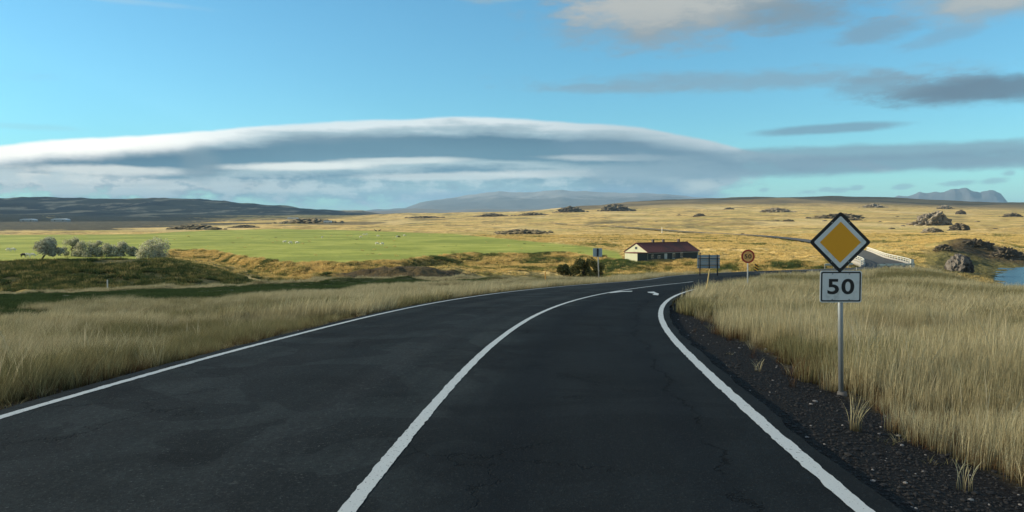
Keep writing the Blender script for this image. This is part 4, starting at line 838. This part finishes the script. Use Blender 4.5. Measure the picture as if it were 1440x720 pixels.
for sgn in (0, 1):
    b = MB(); y0, y1 = (-.35, Wh / 2) if sgn == 0 else (Wh + .35, Wh / 2); ze = eh - .35 * (rh - eh) / (Wh / 2)
    pts = [(-.35, y0, ze), (Lh + .35, y0, ze), (Lh + .35, y1, rh), (-.35, y1, rh)]; lo_ = [b.b.verts.new(q) for q in pts]; hi2 = [b.b.verts.new((q[0], q[1], q[2] + .12)) for q in pts]
    b.b.faces.new(lo_); b.b.faces.new(hi2[::-1])
    for i in range(4): b.b.faces.new((lo_[i], hi2[i], hi2[(i + 1) % 4], lo_[(i + 1) % 4]))
    bmesh.ops.recalc_face_normals(b.b, faces=b.b.faces[:]); rf = b.build('roof', roofm, hs)
    if sgn == 0:
        MB().box((Lh / 2, Wh / 2, rh + .13), (Lh + .6, .3, .08)).build('ridge_cap', roofm, rf)
        for k in range(18): MB().box((Lh * (k + .5) / 18, Wh / 4 - .17, (ze + rh) / 2 + .145), (.05, math.hypot(Wh / 2 + .35, rh - ze) * .98, .04), Matrix.Rotation(math.atan2(rh - ze, Wh / 2 + .35), 4, 'X')).build('roof_seam', roofm, rf)
        for pxx in (919.5, 934, 956):
            lx = (pxx - 897) / 71 * Lh; ch_ = MB().box((lx, Wh / 2, rh + .35), (.5, .5, 1.0)).build('chimney', mat('chimney', (.06, .05, .05), .8), rf); 
for pxx, w_, h0, h1 in ((917, .8, 1.0, 1.8), (926, .9, .9, 1.6), (935, .9, .1, 2.0), (946, .9, .7, 2.0), (957, .8, 1.0, 2.1)):
    lx = (pxx - 911) / 70 * Lh; door = h0 < .5
    fo = MB().box((lx, -.03, (h0 + h1) / 2), (w_, .08, h1 - h0)).build('door' if door else 'window_frame', framem, hs)
    if door: MB().box((lx + .3, -.09, 1.0), (.08, .05, .08)).build('handle', black, fo)
    else:
        for dx in (-.25, .25): MB().box((lx + dx * w_, -.08, (h0 + h1) / 2), (w_ * .38, .03, (h1 - h0) * .8)).build('pane', winm, fo)
MB().box((Lh / 2, -.40, eh - .30), (Lh + .5, .12, .10)).build('gutter', galv, hs); MB().tube((Lh - .3, -.1, -.3), (Lh - .3, -.1, eh - .3), .06, n=8).build('drainpipe', galv, hs)
an = MB().box((-1.75, 2.1, .75), (3.25, 4.2, 3.0)).build('annex', wallw, hs); MB().box((-1.75, 2.1, 2.32), (3.6, 4.5, .14)).build('annex_roof', roofm, an)
MB().box((-1.75, -.02, .75), (3.2, .06, 2.96)).build('annex_shade_sheet', walld, an); MB().box((-1.2, -.5, .05), (1.0, .9, .7)).build('step', wallw, hs)  # dark sheet on the annex front paints its shaded face

# distant farm buildings
whiter = mat('white_metal_roof', (.72, .76, .78), .5, .05); farmw = mat('farm_wall', (.42, .43, .42), .8, .1)
def barn(px, py, wpx, hpx, Y, label, round_=True, rz=0, wall=farmw, roof=whiter):
    g_ = stand(px, Y); w_ = wpx * Y / F; h_ = hpx * Y / F; z_ = at(px, py, Y).z; o = empty('farm_building', (g_.x, g_.y, z_), rz); tag(o, label, 'farm building')
    MB().box((0, 0, h_ * .15 - h_ * .25), (w_ * .97, w_ * .42, h_ * .9)).build('wall', wall, o)
    pr = [(-.5, .4), (-.4, .75), (-.22, .95), (0, 1.0), (.22, .95), (.4, .75), (.5, .4)] if round_ else [(-.52, .5), (-.45, 1), (.45, 1), (.52, .5)]
    b = MB(); b.prism([(x * w_, z * h_) for x, z in pr], -w_ * .24, w_ * .24); b.build('roof', roof, o)
    for k in (-.25, .25): MB().box((k * w_, -w_ * .213, h_ * .12), (w_ * .08, .1, h_ * .3)).build('door' if k < 0 else 'window', winm, o)
barn(41, 310.8, 21, 3.2, 1500, 'white rounded farm shed roof at the far left below the hills')
barn(86, 310.6, 23, 3.4, 1500, 'white rounded farm shed right of the similar far left one')
barn(461, 313.6, 11, 3.2, 1150, 'small pale farm building on the golden plain beyond the green field', False)
barn(412, 308.6, 14, 2.6, 1700, 'low grey farm building on the dark rise beyond the green field', False)
barn(563, 304, 8, 2.2, 2500, 'tiny pale farm building far off below the blue foothills', False)

# ------------------------------------------------------------------ trees and shrubs
bark = mat('bark', (.10, .085, .065), .9, .3, 4); willow = leaf_mat('willow_leaves', (.33, .34, .23), (.55, .55, .41), trans=.25, gradient=False, rnd=.45); dwil = leaf_mat('dark_shrub_leaves', (.09, .10, .04), (.22, .20, .08), trans=.2, gradient=False, rnd=.4)
def shrub(name, base, wd, h, label, cat, m, seed, lean=0, stem=.14, nleaf=2600, ls=.15, grp=None, low=.12, lobes=9):
    rg = random.Random(seed); o = empty(name, base); tag(o, label, cat, grp); tr = MB(); tips = []
    top = Vector((lean * h * .35, 0, h * .30)); tr.tube((0, 0, -.4), top, stem, stem * .7, 8)
    for k in range(lobes):
        a_ = rg.uniform(0, 6.28); rr = wd * .5 * math.sqrt(rg.random()) * .78; q = Vector((lean * h * .55 + rr * math.cos(a_), rr * math.sin(a_) * .8, h * (low + .22 + (.62 - low) * rg.random() * (1 - .35 * rr / (wd * .5)))))
        md_ = top.lerp(q, .5) + Vector((rg.gauss(0, .1), rg.gauss(0, .1), .12)) * h * .2
        tr.tube(top, md_, stem * .5, stem * .3, 6); tr.tube(md_, q, stem * .3, stem * .1, 6); tips.append((q, rg.uniform(.10, .23) * min(wd, h * 1.3)))
    tr.build('trunk', bark, o, True); V_ = []; Fq = []
    for i in range(nleaf):
        q, rr = tips[rg.randrange(len(tips))]; d_ = Vector((rg.gauss(0, 1), rg.gauss(0, 1), rg.gauss(0, .8))).normalized(); pp = q + d_ * rr * rg.random() ** .35
        pp += Vector(mnoise.noise_vector(pp * 2.2)) * .22 * rr
        if pp.z < .05: continue
        a1 = Vector((rg.gauss(0, 1), rg.gauss(0, 1), rg.gauss(0, 1))).normalized(); a2 = a1.orthogonal().normalized(); s_ = ls * rg.uniform(.6, 1.3); b0 = len(V_)
        V_ += [(pp - a1 * s_)[:], (pp + a2 * s_ * .45)[:], (pp + a1 * s_)[:], (pp - a2 * s_ * .45)[:]]; Fq.append((b0, b0 + 1, b0 + 2, b0 + 3))
    link('crown', np_mesh('crown', V_, Fq, False), m, o); return o
sb = at(53, 367.5, 117); sb.z = float(H(sb.x, sb.y))
shrub('willow_tree', sb, 3.9, 4.1, 'wind-leaning grey-green willow with a bare slanting trunk at the left', 'tree', willow, 3, lean=.85, stem=.16, nleaf=5600, ls=.14, low=.06, lobes=14)
Yb = 206
for cx, yt, yb, wp, sd_, lb in ((100, 330, 357, 30, 11, 'grey-green willow bush directly right of the leaning tree'), (127, 331, 357, 38, 12, 'broad rounded willow bush, tallest in the middle of the row'), (149, 337, 357.5, 27, 13, 'low pale willow bush in front of the middle of the bush row'), (166, 335, 357, 26, 14, 'dark topped willow bush in the row left of the yellow gap'), (187, 344, 357, 22, 15, 'low thin yellowish bush between the row and the last big bush'), (215, 333, 361, 48, 16, 'large dense willow bush at the right end of the row on the mound')):
    g_ = stand(cx, Yb if cx < 200 else 190); pxm = g_.y / F; h = (yb - yt + 1) * pxm * 1.12
    shrub('willow_bush', g_, wp * pxm, h, lb, 'bush', willow, sd_, 0, .10, int(2500 + wp * 110), .17, 'willow bushes along the green field', low=-.20, lobes=int(10 + wp * .4))
g_ = stand(821, 90); shrub('dark_bush', g_, 2.9, (at(821, 357, 90).z - g_.z) * 1.08, 'dark green bush beside the small square sign beyond the bend', 'bush', dwil, 31, 0, .1, 5200, .13, low=.10, lobes=14)
g_ = stand(838, 93); shrub('dark_bush', g_, 2.6, (at(838, 367, 93).z - g_.z) * 1.2, 'lower dark bush directly behind the post of the small square sign', 'bush', dwil, 32, 0, .1, 3600, .13, low=.1, lobes=10)
g_ = stand(797, 94); shrub('dark_bush', g_, 2.6, (at(797, 369, 94).z - g_.z) * 1.15, 'low dark bush left of the taller bush beyond the bend', 'bush', dwil, 33, 0, .1, 2800, .13, low=.1, lobes=9)

# ------------------------------------------------------------------ rocks
rockm = mat('lava_rock', (.20, .18, .15), .95, .35, .5, 6, bump=.25, bscale=.7, second=(.07, .06, .05), secfac=(.5, .62), secscale=.25); rockd = mat('dark_lava', (.085, .074, .058), .95, .35, .4, 6, bump=.25, bscale=.7, second=(.13, .11, .07), secfac=(.6, .7), secscale=.2)
greyr = mat('pale_boulder', (.17, .155, .135), .95, .3, 1.2, 6, bump=.3, bscale=1.1, second=(.045, .04, .035), secfac=(.46, .56), secscale=.35)
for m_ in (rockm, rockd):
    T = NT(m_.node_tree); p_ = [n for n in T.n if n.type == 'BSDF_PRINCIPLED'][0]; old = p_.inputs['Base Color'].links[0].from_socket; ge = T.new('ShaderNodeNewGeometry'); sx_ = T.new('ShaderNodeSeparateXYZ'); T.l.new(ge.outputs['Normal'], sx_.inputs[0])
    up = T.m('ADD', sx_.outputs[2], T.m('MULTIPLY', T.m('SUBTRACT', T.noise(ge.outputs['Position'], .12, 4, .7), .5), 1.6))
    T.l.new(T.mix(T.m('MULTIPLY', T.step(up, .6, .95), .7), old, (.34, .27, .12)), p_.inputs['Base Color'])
def rock(px0, px1, yt, yb, label, m, Y=None, seed=1, rugged=.5, flat=1.0, name='rock_outcrop', cat='rock', skew=0, grp=None, sub=5, dpt=.6):
    if name == 'rock_outcrop' and px0 > 660: c_ = (px0 + px1) / 2; px0, px1, yt = c_ + (px0 - c_) * .86, c_ + (px1 - c_) * .86, yb + (yt - yb) * .84
    pm_ = (px0 + px1) / 2; g_ = ground_at(pm_, yb) if Y is None else stand(pm_, Y); Y = g_.y; w_ = (px1 - px0) * Y / F / 2; zt = at(pm_, yt, Y).z; zb = min(at(pm_, yb, Y).z, g_.z + 3); h_ = max(zt - zb, .4)
    b = MB(); b.ball((0, 0, 0), (1, 1, 1), sub); me = b.mesh(name, False); o3 = Vector((seed * 3.7, seed * 1.3, 0))
    for v in me.vertices:
        n_ = v.co.normalized(); q = Vector((n_.x * 3 * max(w_ / h_ / 3, .6), n_.y * 2, n_.z * 1.4)); rg_ = 1 - 2 * abs(mnoise.fractal(q * .9 + o3, .9, 2.1, 5)); st_ = mnoise.cell(q * 1.7 + o3)
        f = 1 + rugged * (.34 * (rg_ - .6) + .20 * st_) + .22 * rugged * mnoise.fractal(q * 3 + o3, 1, 2, 3)
        z_ = n_.z * f
        prof = 1 - .35 * abs(n_.x - skew) ** 1.2 if flat else 1
        v.co = (n_.x * f * w_, n_.y * f * w_ * dpt, (z_ * prof * h_ * .95) if z_ > 0 else z_ * h_ * .5)
    if w_ > 3 and name == 'rock_outcrop':
        for _ in range(int(14 + w_ * .5)):
            a_ = random.uniform(0, 6.28); q_ = random.uniform(.75, 1.35); X_, Y_ = g_.x + math.cos(a_) * w_ * q_, g_.y + w_ * .3 + math.sin(a_) * w_ * dpt * q_; RUB.append((X_, Y_, float(H(X_, Y_)), w_ * random.uniform(.03, .11), 0 if m is rockm else 1))
    o = link(name, me, m, None, (g_.x, g_.y + w_ * .3, zb)); tag(o, label, cat, grp); return o
RUB = []
G_ = 'lava outcrops on the plain'
rock(1334, 1369, 357, 381.5, 'large pale cracked boulder on the near river bank at the right', greyr, None, 5, .38, 0, 'boulder', 'boulder', .1, dpt=.9)
rock(1283, 1341, 291, 317, 'largest craggy rock outcrop right of the diamond sign', rockm, None, 8, .9, 1, skew=.55, grp=G_)
rock(1335, 1368, 311, 324, 'dark craggy rock just below and right of the largest outcrop', rockd, None, 9, .8, 1, skew=.1, grp=G_)
rock(1297, 1330, 318, 327, 'low mossy rock shelf left of the dark craggy rock', rockm, None, 10, .6, 1, grp=G_)
rock(1352, 1400, 336, 349, 'dark broken rock ledge along the top of the river bank', rockd, None, 51, .9, 1, 'rock_ledge', dpt=.35)
rock(1396, 1444, 349, 366, 'dark rough ledge at the right edge above the water', rockd, None, 52, .9, 1, 'rock_ledge', dpt=.35)
rock(1316, 1342, 344, 352, 'low brown ledge at the left end of the river bank', rockd, None, 53, .8, 1, 'rock_ledge', dpt=.5)
rock(1070, 1116, 290.5, 298.5, 'wide grey rock outcrop on the skyline left of the diamond sign', rockm, None, 12, .7, 1, grp=G_)
rock(781, 826, 287.5, 298.5, 'steep dark lava hill, left one of the skyline pair above the farmhouse', rockd, None, 13, .7, 1, skew=-.1, grp=G_)
rock(842, 895, 284.5, 297, 'steep dark lava hill, right one of the skyline pair above the farmhouse', rockd, None, 14, .7, 1, skew=-.25, grp=G_)
rock(1142, 1220, 298, 307, 'flat dark outcrop rising behind the top of the diamond sign', rockd, None, 15, .7, 1, skew=.3, grp=G_)
rock(1212, 1248, 285.5, 292, 'low grey outcrop on the skyline upper right of the diamond sign', rockm, None, 16, .7, 1, grp=G_)
rock(1318, 1342, 287.5, 294, 'small grey outcrop on the skyline above the largest outcrop', rockm, None, 17, .7, 1, grp=G_)
rock(1344, 1361, 294, 301.5, 'blocky dark rock with a long shadow right of the largest outcrop', rockd, None, 18, .6, 1, grp=G_)
rock(1410, 1442, 298, 305, 'low dark rock at the right edge of the plain', rockd, None, 19, .6, 1, grp=G_)
rock(975, 994, 299, 304.5, 'small dark rock alone on the plain above the direction sign', rockd, None, 20, .7, 1, grp=G_)
rock(1018, 1034, 291, 294.5, 'very small dark rock near the skyline above the round 50 sign', rockd, None, 21, .7, 1, grp=G_)
rock(1100, 1119, 307.5, 311.5, 'flat dark rock on the plain left of the diamond sign', rockd, None, 22, .6, 1, grp=G_)
rock(1188, 1215, 306, 310, 'thin dark rock shelf on the plain behind the right of the diamond sign', rockd, None, 29, .6, 1, grp=G_)
rock(727, 772, 297.5, 303, 'long low dark lava ridge left of the two lava hills', rockd, None, 23, .6, 1, grp=G_)
rock(668, 718, 299, 304.5, 'long low dark ridge below the snowy mountain', rockd, None, 24, .6, 1, grp=G_)
rock(571, 622, 303.5, 307, 'thin dark ridge on the plain near the middle of the skyline', rockd, None, 25, .6, 1, grp=G_)
rock(232, 305, 315.5, 323, 'long dark lava mound behind the left part of the green field', rockd, None, 26, .6, 1, grp=G_)
rock(322, 362, 316, 320.5, 'short dark lava mound right of the long one behind the green field', rockd, None, 27, .6, 1, grp=G_)
rock(392, 470, 306.5, 314, 'long dark rise with farm buildings beyond the green field', rockd, None, 28, .4, 1, grp=G_)
rock(693, 776, 320.5, 328, 'dark oval lava patch on the golden plain beyond the green field', rockd, None, 30, .5, 1, grp=G_, dpt=1.5)
for k, (RX, RYp, w_, lb) in enumerate(((1270, 318, 4, 'small dark stone left of the foot of the largest outcrop'), (1262, 305, 3, 'tiny dark stone up the plain left of the largest outcrop'), (1092, 311, 5, 'small dark stone left of the flat dark rock on the plain'), (1082, 330, 3.5, 'small dark stone just above the far road, upper right of the round sign'), (1045, 329, 3, 'tiny dark stone beside the far road above the round sign'), (1385, 331, 4, 'small stone on the slope right of the dark craggy rock'), (1160, 311, 4, 'small stone above the left shoulder of the diamond sign'), (1255, 322, 5, 'low stone between the diamond sign and the mossy shelf'), (1238, 312, 3, 'tiny stone right of the upper edge of the diamond sign'), (1375, 312, 4, 'small dark stone at the end of the long rock shadow'), (955, 303, 4, 'tiny dark stone on the plain left of the lone dark rock'), (1400, 322, 3.5, 'tiny stone near the right edge below the edge rock'))):
    rock(RX - w_, RX + w_, RYp - w_ * .45, RYp, lb, rockd if k % 3 else rockm, None, 40 + k, .6, 1, 'stone', 'stone', grp='small stones on the plain', sub=3)

def rubble(m):
    b = MB(); b.ball((0, 0, 0), (1, .9, .7), 2); me = b.mesh('r')
    for v in me.vertices: v.co *= 1 + .5 * mnoise.noise(v.co * 1.5)
    me.materials.append(m); return bpy.data.objects.new('r', me)
RA = np.array(RUB); scatter('rock_rubble', [rubble(rockm), rubble(rockd)], RA[:, :3], RA[:, 3], RNG.uniform(-3, 3, len(RA)), pick=RA[:, 4].astype(int))
# ------------------------------------------------------------------ animals
def skin_mesh(name, joints, bones):
    me = bpy.data.meshes.new(name); me.from_pydata([j[:3] for j in joints], bones, []); o = bpy.data.objects.new(name, me); COL.objects.link(o)
    o.modifiers.new('s', 'SKIN'); sk = me.skin_vertices[0].data
    for i, j in enumerate(joints): sk[i].radius = (j[3], j[3] if len(j) < 5 else j[4])
    sk[0].use_root = True; o.modifiers.new('u', 'SUBSURF').levels = 1
    bpy.context.view_layer.update(); r_ = bpy.data.meshes.new_from_object(o.evaluated_get(bpy.context.evaluated_depsgraph_get())); bpy.data.objects.remove(o); r_.name = name; r_.shade_smooth(); return r_
def beast(s, hd, nk):
    J = [(0, 0, .62, .24, .22), (.30, 0, .62, .23, .21), (-.33, 0, .63, .20), (.48, 0, .72 + nk * .3, .12), (.62, 0, .78 + hd, .085), (.82, 0, .70 + hd, .05)]
    B = [(0, 1), (0, 2), (1, 3), (3, 4), (4, 5)]
    for base, x, sg in ((1, .33, 1), (1, .33, -1), (2, -.34, 1), (2, -.34, -1)):
        i = len(J); J += [(x, sg * .12, .42, .075), (x + (.03 if base == 1 else -.05), sg * .12, .22, .035), (x, sg * .12, .0, .032)]; B += [(base, i), (i, i + 1), (i + 1, i + 2)]
    i = len(J); J += [(-.50, 0, .62, .06), (-.55, 0, .45, .03)]; B += [(2, i), (i, i + 1)]
    return J, B
sheep_me = skin_mesh('body', *beast(1, 0, 0)); graze_me = skin_mesh('body', *beast(1, -.36, -.9))
wool = mat('white_wool', (.72, .70, .60), 1, .1, 20); bwool = mat('black_wool', (.03, .028, .026), 1, .1)
smb = {}
for kind, me_ in (('up', sheep_me), ('graze', graze_me)):
    for cn, m_ in (('w', wool), ('b', bwool)):
        q = me_.copy(); q.materials.append(m_); smb[kind, cn] = q
earm = MB().ball((0, 0, 0), (.03, .09, .02), 1).mesh('ear')
def sheep(px, py, kind, cn, label, rz):
    g_ = ground_at(px, py + 1.2) if px > 60 else stand(px, 200 if py > 356 else 235); o = empty('sheep', g_, rz, 1.35); tag(o, label, 'sheep', 'sheep grazing on the green field'); link('body', smb[kind, cn], None, o)
    z = .80 if kind == 'up' else .44
    for sg in (-1, 1):
        e = link('ear', earm, wool if cn == 'w' else bwool, o, (.60, sg * .12, z))
SP = [(11, 353, 'graze', 'w', 'white sheep, left of a close pair at the far left of the green field', 2.9), (17.5, 352.8, 'graze', 'w', 'white sheep, right of a close pair at the far left of the green field', .3),
 (32, 360, 'graze', 'b', 'black sheep left of the leaning willow tree', .1), (38.5, 359.7, 'up', 'w', 'white sheep directly right of the black sheep near the leaning willow', 3.0), (44.5, 357, 'graze', 'w', 'white sheep nearest the leaning willow tree', .5),
 (400, 341, 'up', 'w', 'white sheep, leftmost of three in a row in mid-field', .2), (408.5, 342, 'graze', 'w', 'white sheep, middle of three in a row in mid-field', 3.1), (417.5, 342.2, 'graze', 'w', 'white sheep, rightmost of three in a row in mid-field', .1),
 (453, 334, 'up', 'w', 'single white sheep standing in the upper middle of the green field', 1.2), (507, 333.5, 'graze', 'w', 'small white sheep below and left of the pair under the dark horses', .2),
 (511.5, 330, 'graze', 'w', 'white sheep, left of the pair just below the dark horses', .3), (515.5, 329.6, 'graze', 'w', 'white sheep, right of the pair just below the dark horses', 3.2), (531.5, 332, 'graze', 'w', 'lone white sheep a little right below the dark horses', .2),
 (530, 343.5, 'graze', 'w', 'white sheep, left of the lower pair in the middle of the field', .2), (537.5, 343.8, 'graze', 'w', 'white sheep, right of the lower pair in the middle of the field', 3.0),
 (558, 333, 'up', 'w', 'largest looking white sheep at right, touching the black one', 1.0), (561, 333.5, 'graze', 'b', 'black sheep behind the largest looking white sheep at right', .2), (568.5, 331.3, 'graze', 'w', 'white sheep rightmost in the green field', .1)]
for a_ in SP: sheep(*a_)
hm = mat('dark_horse_coat', (.025, .02, .017), .7, .2)
hj, hb = beast(1, .42, 1.1); hj = [(j[0] * 1.6, j[1] * 1.25, j[2] * 1.55) + tuple(r_ * 1.35 for r_ in j[3:]) for j in hj]; horse_me = skin_mesh('body', hj, hb); horse_me.materials.append(hm)
for pxx, rz, lb in ((528.5, 3.0, 'dark horse, left of the two standing close together behind the green field'), (533.5, .15, 'dark horse, right of the two standing close together behind the green field')):
    g_ = ground_at(pxx, 326); o = empty('horse', g_, rz, 1.15); tag(o, lb, 'horse', 'dark horses behind the green field'); link('body', horse_me, None, o)
    MB().ball((.98, 0, 1.62), (.30, .05, .22), 1).build('mane', black, o); MB().tube((-.82, 0, 1.0), (-.95, 0, .35), .07, .03, 6).build('tail', black, o)

# ------------------------------------------------------------------ air
hb_ = MB().box((0, 10000, haze_top / 2 - 40), (50000, 46000, haze_top + 80)).mesh('haze')
hzm = bpy.data.materials.new('haze'); hzm.use_nodes = True; T = NT(hzm.node_tree); T.n.clear()
pv = T.new('ShaderNodeVolumePrincipled'); pv.inputs['Color'].default_value = (.40, .70, 1, 1); pv.inputs['Density'].default_value = 4.2e-5; pv.inputs['Anisotropy'].default_value = 0
mo = T.new('ShaderNodeOutputMaterial'); T.l.new(pv.outputs[0], mo.inputs['Volume'])
HZ = link('haze', hb_, hzm); tag(HZ, kind='stuff')
